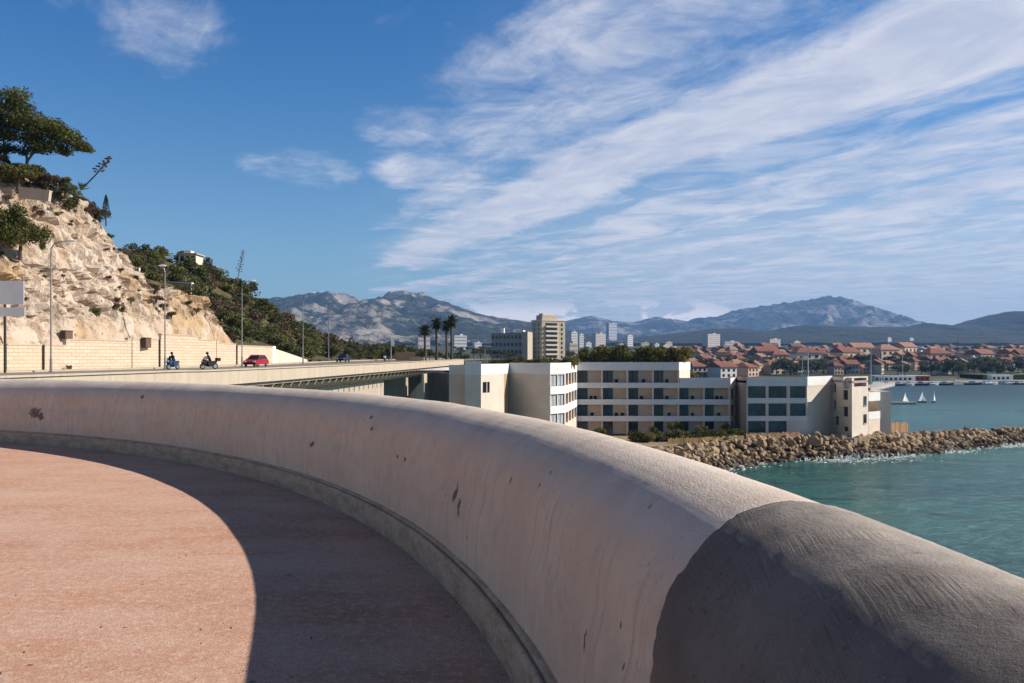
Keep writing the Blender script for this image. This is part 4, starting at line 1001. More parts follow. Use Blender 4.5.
for k in range(64):
    px = 318 + 150*k/63 + rnd.uniform(-3,3); d = rnd.uniform(205, 330)
    top = interp([(318,343),(335,338),(352,341),(372,343),(390,341),(410,342),(425,347),(445,350),(470,354)], px) + rnd.uniform(0,6)
    zb = rz(d)-.3; h = max(1.6, hz_(top, d)-zb)
    kind = rnd.choice(('round','round','umbrella'))
    tree(kind, (hx(px,d), d, zb), h, h*rnd.uniform(.8,1.3), 'dark leafy roadside tree in the belt beyond the blue car' if px < 392 else 'low green tree in the belt near the palms', 'trees beyond the road, %s end' % ('car' if px < 392 else 'palm'), rnd)
def palm(px, d, topy, label, seed, basey=360.5):
    zb = hz_(basey, d); b = Vector((hx(px,d), d, zb)); H = hz_(topy+4.5, d)-zb; r_ = random.Random(seed)
    t = empty('palm_tree', b, label, 'palm tree', 'palms by the end of the viaduct')
    MB().tube([(0,0,-.5),(.05,0,H*.3),(-.04,0,H*.7),(0,0,H)], [.36,.27,.25,.30], 9).build('trunk', M['darkbark'], t)
    mb = MB()
    for k in range(46):
        a_ = k*2.4+r_.uniform(-.2,.2); el = lerp(1.25,-.75,k/45)+r_.uniform(-.15,.15); L_ = r_.uniform(1.35,1.95)
        p = Vector((0,0,H)); dr = Vector((math.cos(a_)*math.cos(el), math.sin(a_)*math.cos(el), math.sin(el))); sd_ = Vector((-math.sin(a_), math.cos(a_), 0))
        prev = p
        for q in range(5):
            dr = (dr + Vector((0,0,-.17))).normalized(); nxt = prev + dr*L_/5; wq = (.16,.34,.40,.32,.12)[q]
            for sg in (-1,1): mb.add([prev, nxt, nxt+sd_*sg*wq+dr*.2+Vector((0,0,-.10)), prev+sd_*sg*wq*.9+dr*.16+Vector((0,0,-.10))], [(0,1,2,3)])
            prev = nxt
    mb.build('crown', M['palm'], t)
    sk = MB(); sk.tube([(0,0,H-.9),(0,0,H-.1)], [.3,.55], 8); sk.build('dead_frond_skirt', M['dry'], t)
palm(425, 192, 325.5, 'shortest palm, the first one after the timber fence', 1)
palm(436.5, 198, 318.5, 'second palm, taller and standing a little apart', 2)
palm(446.5, 206, 321, 'palm partly hidden behind its tallest neighbour', 3)
palm(451.5, 197, 316.5, 'tallest palm, the nearest one to the hotel', 4)

# ------------------------------------------------------------------ hotel
hotel = empty('hotel', (0, 160, -12.6), 'long white and beige terraced hotel with balconies above the breakwater', 'hotel')
ih = Vector((0, -160, 12.6))
def hp(px, d): return Vector((hx(px, d), d, 0))
def hbuild(mb, name, m, parent=hotel):
    mb.v = [Vector(v)+ih for v in mb.v]; return mb.build(name, m, parent)
def face(p0, p1, z0, z1, ops, name, m, depth=.25, win=True, glass='glass', back=True):
    """upright wall from p0 to p1 (left to right seen from outside) with openings (u0,u1,za,zb) in metres"""
    p0 = Vector(p0); p1 = Vector(p1); e = (p1-p0); L_ = e.length; e = e/L_; nin = Vector((-e.y, e.x, 0))
    us = sorted({0, L_, *[q for o in ops for q in o[:2]]}); zs = sorted({z0, z1, *[q for o in ops for q in o[2:4]]})
    mb = MB(); P = lambda u, z, k=0: p0 + e*u + nin*k + Vector((0,0,z))
    for ua, ub in zip(us, us[1:]):
        for za, zb in zip(zs, zs[1:]):
            uc, zc = (ua+ub)/2, (za+zb)/2
            if any(o[0] < uc < o[1] and o[2] < zc < o[3] for o in ops): continue
            mb.add([P(ua,za),P(ub,za),P(ub,zb),P(ua,zb)], [(0,1,2,3)])
    for o in ops:
        a_, b_, c_, d_ = o[:4]
        mb.add([P(a_,c_),P(b_,c_),P(b_,d_),P(a_,d_),P(a_,c_,depth),P(b_,c_,depth),P(b_,d_,depth),P(a_,d_,depth)], [(0,4,5,1),(1,5,6,2),(2,6,7,3),(3,7,4,0)])
    w = hbuild(mb, name, m)
    if win:
        for o in ops:
            a_, b_, c_, d_ = o[:4]; k = depth-.03
            pn = hbuild(MB().add([P(a_,c_,k),P(b_,c_,k),P(b_,d_,k),P(a_,d_,k)], [(0,1,2,3)]), 'window', M[glass])
            fr = MB(); t_ = .07
            nb = 2 if b_-a_ > 1.4 else 1
            for q in range(nb+1):
                u_ = lerp(a_+t_/2, b_-t_/2, q/nb); c0 = P(u_, (c_+d_)/2, k-.02); fr.box(c0, (t_,.06,d_-c_), math.atan2(e.y, e.x))
            for z_ in (c_+t_/2, d_-t_/2): fr.box(P((a_+b_)/2, z_, k-.021), (b_-a_,.06,t_), math.atan2(e.y, e.x))
            hbuild(fr, 'frame', M['frame'], pn)
    return w
def fascia(p0, p1, z0, z1, m='band', proud=.06, name='fascia', th=.3):
    p0 = Vector(p0); p1 = Vector(p1); e = (p1-p0).normalized(); nout = Vector((e.y, -e.x, 0))
    a_, b_ = p0+nout*proud, p1+nout*proud; c_, d_ = p1-nout*th, p0-nout*th
    return hbuild(MB().prism([a_[:2], b_[:2], c_[:2], d_[:2]], z0, z1), name, M[m])
GZ = -13.0
chair_m = MB()
chair_m.box((0,0,.42), (.5,.5,.05)); chair_m.box((0,.24,.72), (.5,.05,.55))
for a_ in (-.22,.22):
    for b_ in (-.22,.22): chair_m.box((a_,b_,.21), (.04,.04,.42))
    chair_m.box((a_*1.1,0,.64), (.05,.45,.04))
CH = chair_m.build('balcony_chair', M['rubber']); COL.objects.unlink(CH)
D0 = 165.0; BW = 4.675; X0 = hx(576.6, D0)
rch = random.Random(8)
FLO = [(-.78,-3.04,-3.42),(-4.0,-6.08,-6.5),(-7.05,-9.13,-9.6),(-10.1,-12.5,-12.55)]   # opening top, band top below, floor
NB = [4, 6, 6, 6]
for f_, ((zt, zb, zf), nb) in enumerate(zip(FLO, NB)):
    for k in range(nb):
        xa, xb = X0+k*BW, X0+(k+1)*BW
        yb = D0+1.9
        wa, wb = xa+.25, xa+BW*.47
        face((xa,yb,0), (xb,yb,0), zf, zt+.3, [(.25, BW*.25, zf+.06, zt), (BW*.25+.001, BW*.47, zf+.06, zt)], 'balcony_wall', M['recess'], .15)
        # partition between balconies
        hbuild(MB().box((xa, D0+1.0, (zt+zf)/2), (.26, 1.94, zt-zf+.6)), 'partition', M['partition'])
        if k == nb-1: hbuild(MB().box((xb, D0+1.0, (zt+zf)/2), (.26, 1.94, zt-zf+.6)), 'partition', M['partition'])
        if f_ < 3:
            for cx_ in (xa+BW*.60+rch.uniform(-.2,.3), xa+BW*.60+.85+rch.uniform(-.1,.3))[:(0,1,2,1,1)[(k*3+f_*2) % 5]]:
                c_ = CH.copy(); COL.objects.link(c_); c_.location = (cx_, D0+1.0+rch.uniform(-.2,.3), zf+.002); c_.rotation_euler = (0,0,rch.uniform(-.6,.6)); c_.scale = (1.1,1.1,1.0)
                tag(c_, ['dark chair on a top floor balcony of the hotel', 'dark chair on a third floor balcony of the hotel', 'dark chair on a second floor balcony of the hotel'][f_], 'chair', 'chairs on the %s balconies' % ['top floor','third floor','second floor'][f_])
    xe = X0+nb*BW
    # floor band in front of the balconies and floor slab behind it
    if f_ < 3:
        nb2 = NB[f_+1]; xr = X0+nb2*BW
        z1 = zb; z0 = FLO[f_+1][0]
        hbuild(MB().prism([(X0-.05,D0-.12),(xr+.1,D0-.12),(xr+.1,D0+.14),(X0-.05,D0+.14)], z0, z1), 'balcony_band', M['band'])
        hbuild(MB().prism([(X0,D0+.145),(xe,D0+.145),(xe,D0+12),(X0,D0+12)], zf-.5, zf-.003), 'floor_slab', M['recess'])
xt = X0+4*BW; xl = X0+6*BW
# top storey: roof fascia, canted sunlit end given the whiter paint
pe = hp(690, 172.5); fascia((X0,D0-.06,0), (xt,D0-.06,0), -.78, .72); fascia((xt+.02,D0-.06,0), pe, -.78, .72, 'whitepaint')
face((xt+.13,D0,0), pe, -4.0, -.78, [], 'wall', M['render'])
face(pe, (pe.x,D0+13,0), -4.0, .72, [], 'wall', M['render'])
hbuild(MB().prism([(X0,D0+.25),(xt,D0+.25),(pe.x-.1,pe.y+.3),(pe.x-.1,D0+13),(X0,D0+13)], .2, .45), 'roof', M['greywall'])
# lower wing roof terrace with its own fascia
pe2 = hp(740.5, 171.5); fascia((xt+.2,D0-.14,0), (xl+.06,D0-.14,0), -3.8, -2.15); fascia((xl+.08,D0-.14,0), pe2, -3.8, -2.15, 'whitepaint')
hbuild(MB().prism([(xt+.3,D0+.2),(xl,D0+.2),(pe2.x-.1,pe2.y+.3),(pe2.x-.1,D0+13),(xt+.3,D0+13)], -3.4, -3.0), 'roof', M['greywall'])
face((xl+.14,D0,0), pe2, GZ, -3.8, [(.6,3.0,-6.1,-4.2),(.6,3.0,-9.2,-7.2),(.6,3.0,-12.3,-10.2)], 'wall', M['recess'], .3, True, 'glassdark')
# dark stair tower
pa, pb_ = hp(740.5, 168), hp(746.5, 168)
face(pa, pb_, GZ, -2.9, [(.1,1.0,-12.4,-3.2)], 'stair_tower', M['frame'], .3, True, 'glassdark')
face((pa.x,174,0), pa, GZ, -2.9, [], 'stair_tower', M['frame'])
# right wing
D1 = 161.0; q0, q1 = hp(746.6, D1), hp(807, D1)
LW = (q1-q0).length
cols = [(.25, hx(766,D1)-q0.x), (hx(768.5,D1)-q0.x, hx(787,D1)-q0.x), (hx(790,D1)-q0.x, LW-.15)]
ops = [(a_, b_, zb_, zt_) for zb_, zt_ in ((-5.66,-3.55),(-8.88,-6.63)) for a_, b_ in cols] + [(a_, b_, -11.9, -9.78) for a_, b_ in cols[:2]]
face(q0, q1, GZ, -3.52, ops, 'wall', M['partition'], .5)
fascia(q0, q1, -3.5, -2.05); fascia(q0, q1, -6.6, -5.68, 'band', .10, 'balcony_band', .02); fascia(q0, q1, -9.75, -8.9, 'band', .10, 'balcony_band', .02)
face((q0.x,175,0), q0, GZ, -2.05, [], 'wall', M['greywall'])
q2 = hp(832, 168.5); face(q1, q2, GZ, -3.5, [], 'wall', M['render']); fascia(q1+Vector((.06,0,0)), q2, -3.52, -1.85, 'whitepaint', .03)
# gap wall with narrow windows, facing the terrace
q3 = hp(852, 160.3); LG = (q3-q2).length
og = [(.5,1.6,-4.9,-3.2),(.5,1.6,-8.0,-6.4),(1.2,2.9,-10.9,-9.3),(4.6,6.6,-6.1,-4.3),(4.6,6.6,-9.1,-7.3),(4.9,6.6,-11.8,-10.9)]
face(q2, q3, GZ, -3.3+1.3, og, 'wall', M['render'], .35, True, 'glassdark')
q4 = hp(868, 165.8); LT = (q4-q3).length
face(q3, q4, GZ, -1.85, [(LT*.12,LT*.90,-3.7,-2.1)], 'wall', M['render'], 1.6, False)
e_ = (q4-q3).normalized(); ni = Vector((-e_.y, e_.x, 0))
hbuild(MB().add([q3+e_*.2+ni*1.6+Vector((0,0,-4)), q4-e_*.2+ni*1.6+Vector((0,0,-4)), q4-e_*.2+ni*1.6+Vector((0,0,-1.9)), q3+e_*.2+ni*1.6+Vector((0,0,-1.9))], [(0,1,2,3)]), 'loggia_wall', M['recess'])
for za, zb in ((-7.2,-5.5),(-10.4,-8.8)):
    c0 = q3+e_*LT*.80
    w = hbuild(MB().box(c0+ni*(-.005)+Vector((0,0,(za+zb)/2)), (1.5,.10,zb-za), math.atan2(e_.y,e_.x)), 'window', M['glassdark'])
    hbuild(MB().box(c0+ni*(-.03)+Vector((0,0,za-.08)), (1.8,.22,.12), math.atan2(e_.y,e_.x)), 'sill', M['cream'], w)
face(q4, (q4.x+1.2,176,0), GZ, -1.85, [], 'wall', M['render'])
hbuild(MB().prism([q0[:2],q1[:2],q2[:2],q3[:2],q4[:2],(q4.x+1.2,176),(q0.x,176)], -3.0, -2.6), 'roof', M['greywall'])
# seaward balconies
q5 = hp(880, 169.5); q4b = hp(868.3, 166.2)
for za, zb in ((-6.5,-4.9),(-9.9,-8.5)): fascia(q4b, q5, za, zb, 'whitepaint', .05, 'balcony_band')
ni2 = Vector((-(q5-q4b).normalized().y, (q5-q4b).normalized().x, 0))
face(q4b+ni2*2, q5+ni2*2, GZ, -4.9, [], 'balcony_wall', M['recess']); face(q4b, q5, GZ, -9.9, [], 'wall', M['recess'])
q6 = hp(891, 170.6)
hbuild(MB().prism([(q5.x+.03,170.6),(q6.x,170.6),(q6.x,176),(q5.x+.03,176)], GZ, -4.85), 'end_block', M['partition'])
hbuild(MB().prism([q4b[:2], q5[:2], (q5+ni2*4)[:2], (q4b+ni2*4)[:2]], -6.2, -6.0), 'floor_slab', M['recess'])
hbuild(MB().prism([q4b[:2], q5[:2], (q5+ni2*4)[:2], (q4b+ni2*4)[:2]], -9.6, -9.4), 'floor_slab', M['recess'])
# near block beside the viaduct
A = [hp(449,138), hp(465,138), hp(465,134.5), hp(481,134.5), hp(504,141), hp(509,147.6), hp(550,142), hp(565,145.5), hp(577,164.9)]
tops = [.45, None, 1.0, .62, .60, .72, .74, .74]
for k, zt in enumerate(tops):
    p, q = A[k], A[k+1]; ln = (q-p).length
    if zt is None:
        face(p, q, GZ, .45, [], 'wall', M['render']); continue
    m_ = M['render']; ops = []; gl = 'glass'
    if k == 3: ops = [(.5, 1.75, -3.75, -2.1), (1.9, 2.7, -3.75, -2.1)]; gl = 'glassdark'
    if k == 4: m_ = M['tan']
    if k == 6:
        gl = 'glasslight'; ops = [(.15, ln*.5-.1, z0, z1) for z0, z1 in ((-2.98,-1.15),(-6.1,-4.3),(-9.2,-7.4))] + [(ln*.5+.1, ln-.15, z0, z1) for z0, z1 in ((-2.98,-1.15),(-6.1,-4.3),(-9.2,-7.4))]
    if k == 7:
        ops = [(1+u_*4.6, 1+u_*4.6+3.6, z0, z1) for u_ in range(4) for z0, z1 in ((-2.98,-1.0),(-6.1,-4.2),(-9.2,-7.3))]; m_ = M['recess']
    face(p, q, GZ, -1.0 if zt < .9 else -1.0, ops, 'wall', m_, .5 if k == 7 else .22, True, gl)
    fascia(p, q, -1.0, zt, 'whitepaint' if k in (3,6,7) else 'band', .03)  # sunlit faces painted whiter, shaded faces in the greyer band colour
    if k in (6, 7):
        for z0, z1 in ((-4.25,-3.02),(-7.35,-6.12)): fascia(p, q, z0, z1, 'whitepaint', .08, 'balcony_band', .01)
hbuild(MB().prism([(p.x, p.y+.3) for p in A] + [(A[-1].x, 178), (A[0].x, 178)], -.1, .15), 'roof', M['greywall'])
for px, dpt, h in ((475,155,1.9),(485,156,2.6),(487,156,1.6)):
    hbuild(MB().tube([(hx(px,dpt),dpt,.2),(hx(px,dpt),dpt,.2+h)], .07, 6), 'vent_pipe', M['metal'])
# rooftop planting
rnd = random.Random(31)
for k in range(22):
    px = 580 + 103*(k+.5)/22; d = 170+rnd.uniform(-1.2,1.8)
    shrub('hedge' if rnd.random() < .75 else 'green', (hx(px,d), d, .42), rnd.uniform(2.1,2.7), 'tall yellow green shrub in the row on the upper hotel roof', 'shrubs in the upper roof row', rnd, 'roof_shrub', zs=1.25*rnd.uniform(.85,1.05))
for k in range(26):
    px = 494 + 82*(k+.5)/26; d = 157+rnd.uniform(-2,2)
    shrub('hedge' if rnd.random() < .6 else 'green', (hx(px,d), d, .1), rnd.uniform(1.2,1.8), 'low roof shrub above the blank grey hotel wall', 'low shrubs on the near hotel roof', rnd, 'roof_shrub', zs=.85)
for k, px in enumerate((684, 688, 693)):
    shrub('green', (hx(px,176), 176, -3.0), 1.5, 'dark green shrub on the lower roof terrace against the tall end wall', 'shrubs on the lower roof terrace', rnd, 'roof_shrub', zs=1.3)
#PART4
# ------------------------------------------------------------------ shore ledge, garden, breakwater
WL = [(6,118),(17,124)] + [(hx(p, dwater(q)), dwater(q)) for p, q in ((700,475),(760,463.5),(800,460.5),(830,459),(868,457.5),(920,454.5),(960,449.6),(1024,444))] + [(140,187),(180,194),(220,200)]   # water line
def along(tab, s):
    for p, q in zip(tab, tab[1:]):
        L_ = math.hypot(q[0]-p[0], q[1]-p[1])
        if s <= L_: t_ = s/L_; return Vector((lerp(p[0],q[0],t_), lerp(p[1],q[1],t_), 0)), Vector((-(q[1]-p[1])/L_, (q[0]-p[0])/L_, 0))
        s -= L_
    return None, None
WLEN = sum(math.hypot(q[0]-p[0], q[1]-p[1]) for p, q in zip(WL, WL[1:]))
lg = MB(); ledge = [(-30,140),(10,139),(24,145),(41,153.5),(53,159.4),(60.5,159.2),(69,166),(74,182),(66,192),(40,200),(-30,200)]
lg.add([(p[0],p[1],-12.7) for p in ledge] + [(p[0],p[1],SEA-3) for p in ledge], [tuple(range(11))] + [(i,11+i,11+(i+1) % 11,(i+1) % 11) for i in range(11)])
tag(lg.build('ground', flat('garden_soil', (.26,.20,.13), .95, var=.4, sc=.8)), kind='structure')
def crest(s):
    return interp([(0,-12.6),(60,-12.4),(75,-12.7),(92,-13.4),(105,-13.3),(150,-13.2),(260,-13.6)], s)
def width(s):
    return interp([(0,7),(45,6.0),(60,5.5),(72,7),(90,8),(110,7),(260,7)], s)
bm_ = MB(); ks = int(WLEN/3); prof = [(-1.5,SEA-1.6),(.6,SEA+.1),(None,None),(1.25,.25),(2.3,SEA-2)]
rows = []
for i in range(ks+1):
    s = i*3; p, nn = along(WL, min(s, WLEN-.01)); w_ = width(s); c_ = crest(s)
    rows += [p-nn*1.5+Vector((0,0,SEA-1.4)), p+nn*.8+Vector((0,0,SEA-.3)), p+nn*w_*.85+Vector((0,0,c_-1.2)), p+nn*w_*1.4+Vector((0,0,c_-1.0)), p+nn*w_*2.3+Vector((0,0,SEA-1.5))]
bm_.add(rows, [(5*i+j, 5*i+j+1, 5*i+6+j, 5*i+5+j) for i in range(ks) for j in range(4)])
def rockf(n):
    ob = n.coord('Object'); g_ = n.new('ShaderNodeNewGeometry').outputs['Position']; _, _, z_ = n.sep(g_)
    oi = n.new('ShaderNodeObjectInfo').outputs['Random']
    v = n.noise(ob, 1.3, 6, .65); f_ = n.noise(ob, 7, 4, .7)
    col = n.mix(oi, n.ramp(v, [(.3, (.22,.145,.08)), (.7, (.50,.345,.205))]), n.ramp(v, [(.3, (.15,.11,.075)), (.7, (.43,.34,.235))]))
    col = n.mix(n.math('MULTIPLY', n.step(f_, .52, .72), .4), col, (.50,.36,.21))
    wet = n.step(n.math('ADD', z_, n.math('MULTIPLY', v, 1.2)), SEA+1.9, SEA+.9)
    col = n.mix(n.math('MULTIPLY', wet, .8), col, (.06,.045,.03))
    return {'Base Color': col, 'Roughness': .85, 'Normal': n.bump(n.math('ADD', v, f_), .6, .15)}
M['rock'] = mat('breakwater_rock', rockf)
tag(bm_.build('breakwater', mat('rubble_core', None, (.05,.038,.026), .95)), kind='structure')  # core coloured near black so gaps between boulders look shaded
def boulder_mesh(seed):
    r_ = random.Random(seed); b = bmesh.new(); bmesh.ops.create_icosphere(b, subdivisions=3, radius=1)
    pl = [(Vector((r_.gauss(0,1), r_.gauss(0,1), r_.gauss(0,1))).normalized(), r_.uniform(.48,.80)) for _ in range(16)]
    for v in b.verts:
        for n_, k in pl:
            d_ = v.co.dot(n_)
            if d_ > k: v.co -= n_*(d_-k)
        v.co *= 1 + .05*noise.noise(v.co*2.3 + Vector((seed, 0, 0)))
    me = bpy.data.meshes.new('boulder'); b.to_mesh(me); b.free(); me.materials.append(M['rock']); return me
BM = [boulder_mesh(100+i) for i in range(10)]
rnd = random.Random(12); spots = []
s = 0.0
while s < WLEN-1:
    p, nn = along(WL, s)
    if p is None: break
    w_ = width(s); c_ = crest(s); rr = rnd.uniform(.55, 1.25)
    nrow = max(3, int(w_/1.2))
    for q in range(nrow+2):
        f_ = (q+rnd.uniform(-.35,.35))/nrow
        o_ = lerp(-.2, w_, f_); z_ = SEA + (c_-SEA)*smooth(f_*.5+.0, 0, .5)*min(1, .25+f_*.85) if f_ < 1 else c_ + rnd.uniform(-.3,.25)
        r2 = rnd.choice((.45,.6,.75,.9,1.15))*rnd.uniform(.8,1.15)
        pos = p + nn*o_ + Vector((rnd.uniform(-.6,.6), rnd.uniform(-.4,.4), 0)); pos.z = z_ - r2*.25
        if pos.x < 20: continue
        spots.append((pos, r2, f_, s))
    s += rnd.uniform(1.05, 1.5)
inview = [q for q in spots if abs((q[0].x/q[0].y)*F+CX) < 1090 and (q[0].x/q[0].y)*F+CX > 650]
inview.sort(key=lambda q: -(q[1]/q[0].y) - (.0012 if q[2] < 1.0 else 0))
main, rest = inview[:290], inview[290:] + [q for q in spots if q not in inview]
def brot(): return (rnd.uniform(0,6.28), rnd.uniform(0,6.28), rnd.uniform(0,6.28))
for pos, r2, f_, s in main:
    o = bpy.data.objects.new('boulder', rnd.choice(BM)); COL.objects.link(o); o.location = pos; o.rotation_euler = brot()
    o.scale = (r2*rnd.uniform(.85,1.3), r2*rnd.uniform(.8,1.1), r2*rnd.uniform(.7,.95))
    px = pos.x/pos.y*F+CX
    part = 'below the hotel garden' if px < 800 else 'below the right hotel wing' if px < 893 else 'of the bare spit beyond the hotel'
    row = 'wet dark boulder at the foot' if f_ < .25 else 'brown boulder on the slope' if f_ < .8 else 'pale dry boulder along the crest'
    tag(o, '%s of the breakwater %s' % (row, part) if px < 893 else '%s %s' % (row, part), 'boulder', 'boulders, %s, %s' % (row.split(' at ')[0].split(' on ')[0].split(' along ')[0], part))
rm = MB()
for pos, r2, f_, s in rest:
    me = rnd.choice(BM); m4 = Matrix.LocRotScale(pos, Matrix.Rotation(rnd.random()*6.28, 3, 'Z') @ Matrix.Rotation(rnd.random()*6.28, 3, 'X'), Vector((r2,r2*.9,r2*.8))) if False else Matrix.Translation(pos) @ Matrix.Rotation(rnd.random()*6.28, 4, 'Z') @ Matrix.Rotation(rnd.random()*6.28, 4, 'X') @ Matrix.Diagonal((r2, r2*.9, r2*.85, 1))
    rm.add([m4 @ v.co for v in me.vertices], [tuple(p.vertices) for p in me.polygons])
for k in range(2000):   # broken stone filling the gaps
    s = rnd.uniform(8, WLEN-2); p, nn = along(WL, s); f_ = rnd.uniform(.0,1.5); w_ = width(s)
    if p.x < 20: continue
    z_ = SEA + (crest(s)-SEA)*min(1, f_*1.0) - .25; q = p + nn*w_*f_; q.z = z_; r2 = rnd.uniform(.25,.65); me = rnd.choice(BM)
    m4 = Matrix.Translation(q) @ Matrix.Rotation(rnd.random()*6.28, 4, 'Z') @ Matrix.Rotation(rnd.random()*6.28, 4, 'X') @ Matrix.Diagonal((r2, r2, r2*.8, 1))
    rm.add([m4 @ v.co for v in me.vertices], [tuple(p_.vertices) for p_ in me.polygons])
tag(rm.build('rubble', M['rock']), kind='stuff')
# surf breaking along the rocks: low broken ridges and patches of foam
fm = MB()
for k in range(3600):
    s = rnd.uniform(20, WLEN-4); p, nn = along(WL, s); px = p.x/p.y*F+CX
    burst = noise.noise(Vector((s*.11, 3.3, 0)))*1.2 + .2 + (1.0 if 800 < px < 905 else 0) + (.4 if px > 940 else 0)
    if rnd.random() > burst: continue
    o_ = -abs(rnd.gauss(0, 1.0+1.6*max(0, burst)))+.7
    q = p + nn*o_; hgt = rnd.uniform(.04,.16) + max(0, .45*rnd.random()*burst if o_ > -.8 else 0)
    L_ = rnd.uniform(.10,.45); W_ = rnd.uniform(.05,.16); a_ = math.atan2(-nn.x, nn.y) + rnd.gauss(0,.3)
    c, s_ = math.cos(a_), math.sin(a_); m = 9; vs = []
    for j in range(m):
        an = 6.283*j/m; rr = 1+rnd.uniform(-.35,.35); u_, v_ = math.cos(an)*L_*rr, math.sin(an)*W_*rr
        vs.append((q.x+u_*c-v_*s_, q.y+u_*s_+v_*c, SEA+.004+rnd.uniform(0,.02)))
    vs.append((q.x, q.y, SEA+hgt)); fm.add(vs, [(j, (j+1) % m, m) for j in range(m)])
tag(fm.build('sea_foam', mat('foam', None, (.48,.51,.50), .9)), kind='stuff')
# garden in front of the hotel
rnd = random.Random(61)
for k in range(60):
    f_ = (k+.5)/60; px = lerp(632, 748, f_)+rnd.uniform(-2,2); d = lerp(153,159,f_) + rnd.uniform(-2.2,2.0)
    kd = rnd.choices(('olive','hedge','dry'), (4,7,1))[0]
    shrub(kd, (hx(px,d), d, -12.65), rnd.uniform(1.1,1.9), 'low %s shrub in the garden strip between hotel and boulders' % {'olive':'grey green','hedge':'yellow green','dry':'brown'}[kd], '%s garden shrubs' % kd, rnd, 'garden_shrub', zs=.9)
for px, r_, lab in ((675, 2.0, 'tallest yellow green garden bush before the ground floor balconies'), (724, 1.7, 'dark garden bush beside the stair tower of the hotel'), (600, 1.8, 'garden bush before the lowest balconies, nearest the parapet'), (655,1.3,'small rounded garden bush beside the tallest one')):
    d = 161.5; shrub('hedge' if px == 675 else 'green', (hx(px,d), d, -12.6), r_, lab, None, rnd, zs=1.35)
def reed(pts, h, label, m='reed', stepp=.17):
    b = Vector((pts[0][0], pts[0][1], pts[0][2])); t = empty('reed_fence', b, label, 'fence'); mb = MB(); r_ = random.Random(int(b.x*10))
    post = []
    for p, q in zip(pts, pts[1:]):
        p, q = Vector(p), Vector(q); n_ = int((q-p).length/stepp)
        for k in range(n_):
            c = p.lerp(q, (k+.5)/n_)-b; hh = h*r_.uniform(.8,1.1); mb.box(c+Vector((0,r_.uniform(-.03,.03),hh/2)), (stepp*.86,.05,hh), math.atan2(q.y-p.y,q.x-p.x), r_.uniform(-.05,.05))
        for k in range(int((q-p).length/3)+1):
            c = p.lerp(q, min(1,k*3/(q-p).length))-b; MB().tube([c, c+Vector((0,0,h*1.15))], .06, 6).build('post', M['bark'], t)
    mb.build('reed_panel', M[m], t)
reed([(hx(668,148.5),148.5,-12.7),(hx(700,150.5),150.5,-12.7),(hx(744,154),154,-12.7)], .95, 'dry reed fence along the boulders under the hotel garden')
reed([(hx(746,155),155,-12.7),(hx(800,158.6),158.6,-12.7)], 1.2, 'thin pale fence before the glazed right hotel wing', 'orange')
reed([(hx(880,171.5),171.5,-12.9),(hx(908,176),176,-13.0)], 1.9, 'orange wooden fence at the seaward end of the hotel', 'orange')
tq = empty('driftwood_beam', (hx(742,151), 151, -12.3), 'pale timber beam lying on the boulders under the garden', 'beam')
MB().box((0,0,.2), (2.6,.18,.18), R(12), R(12)).build('beam', M['cream'], tq)
# spit top with scattered pale stones is covered by the boulders; a small jetty and dinghies in the bay
d = dwater(404); t = empty('jetty', (hx(899,d), d, SEA), 'low pale concrete jetty just beyond the hotel with a dinghy beside it', 'jetty')
MB().box((0,0,.35), (11.5,3,.7)).build('deck', M['cream'], t)
for k in (-4,0,4): MB().box((k,0,-.9), (1,2.4,1.8)).build('pile', M['underc'], t)
def dinghy(px, d, label, heel, h=3.8, z=SEA):
    t = empty('sailing_dinghy', (hx(px,d), d, z), label, 'sailing dinghy', 'white sailing dinghies in the bay', heel)
    prof = [(-1.9,.15,.0),(-1.7,.62,.42),(0,.72,.40),(1.4,.45,.46),(2.1,.03,.55)]
    vs = []
    for y_, w_, z_ in prof: vs += [(-w_, y_, z_), (w_, y_, z_), (0, y_*.92, -.12)]
    fs = [(3*i, 3*i+2, 3*i+5, 3*i+3) for i in range(4)] + [(3*i+2, 3*i+1, 3*i+4, 3*i+5) for i in range(4)] + [(3*i+1, 3*i, 3*i+3, 3*i+4) for i in range(4)] + [(0,1,2),(12,14,13)]
    MB().add(vs, fs).build('hull', M['darkhull'] if px > 915 else M['hull'], t)
    MB().tube([(0,.5,.3),(0,.42,h+.3)], [.05,.03], 6).build('mast', M['metal'], t)
    MB().add([(0,.42,.75),(.35,-1.7,.85),(.30,-1.2,1.7),(.18,-.45,h*.75),(.02,.36,h+.2)] + [(-.04,.42,.75),(.29,-1.7,.85),(.24,-1.2,1.7),(.12,-.45,h*.75),(-.03,.36,h+.2)], [(0,1,2,3,4),(9,8,7,6,5),(0,5,6,1),(1,6,7,2),(2,7,8,3),(3,8,9,4)]).build('mainsail', M['sail'], t)
    MB().add([(0,.5,.7),(0,1.95,.65),(0,.5,h*.72)]+[(.03,.5,.7),(.03,1.95,.65),(.03,.5,h*.72)], [(0,1,2),(5,4,3),(0,3,4,1),(1,4,5,2),(2,5,3,0)]).build('jib', M['sail'], t)
    MB().tube([(0,.4,.72),(.35,-1.75,.82)], .03, 6).build('boom', M['metal'], t)
dinghy(905, dwater(403), 'white dinghy under sail right beside the jetty', R(-60), 3.8)
dinghy(922, dwater(402.5), 'middle dinghy, with a full white sail, out on the bay', R(-75), 4.0)
dinghy(934, dwater(402.5), 'outermost dinghy, with a narrow white sail, on open water', R(-40), 4.3)

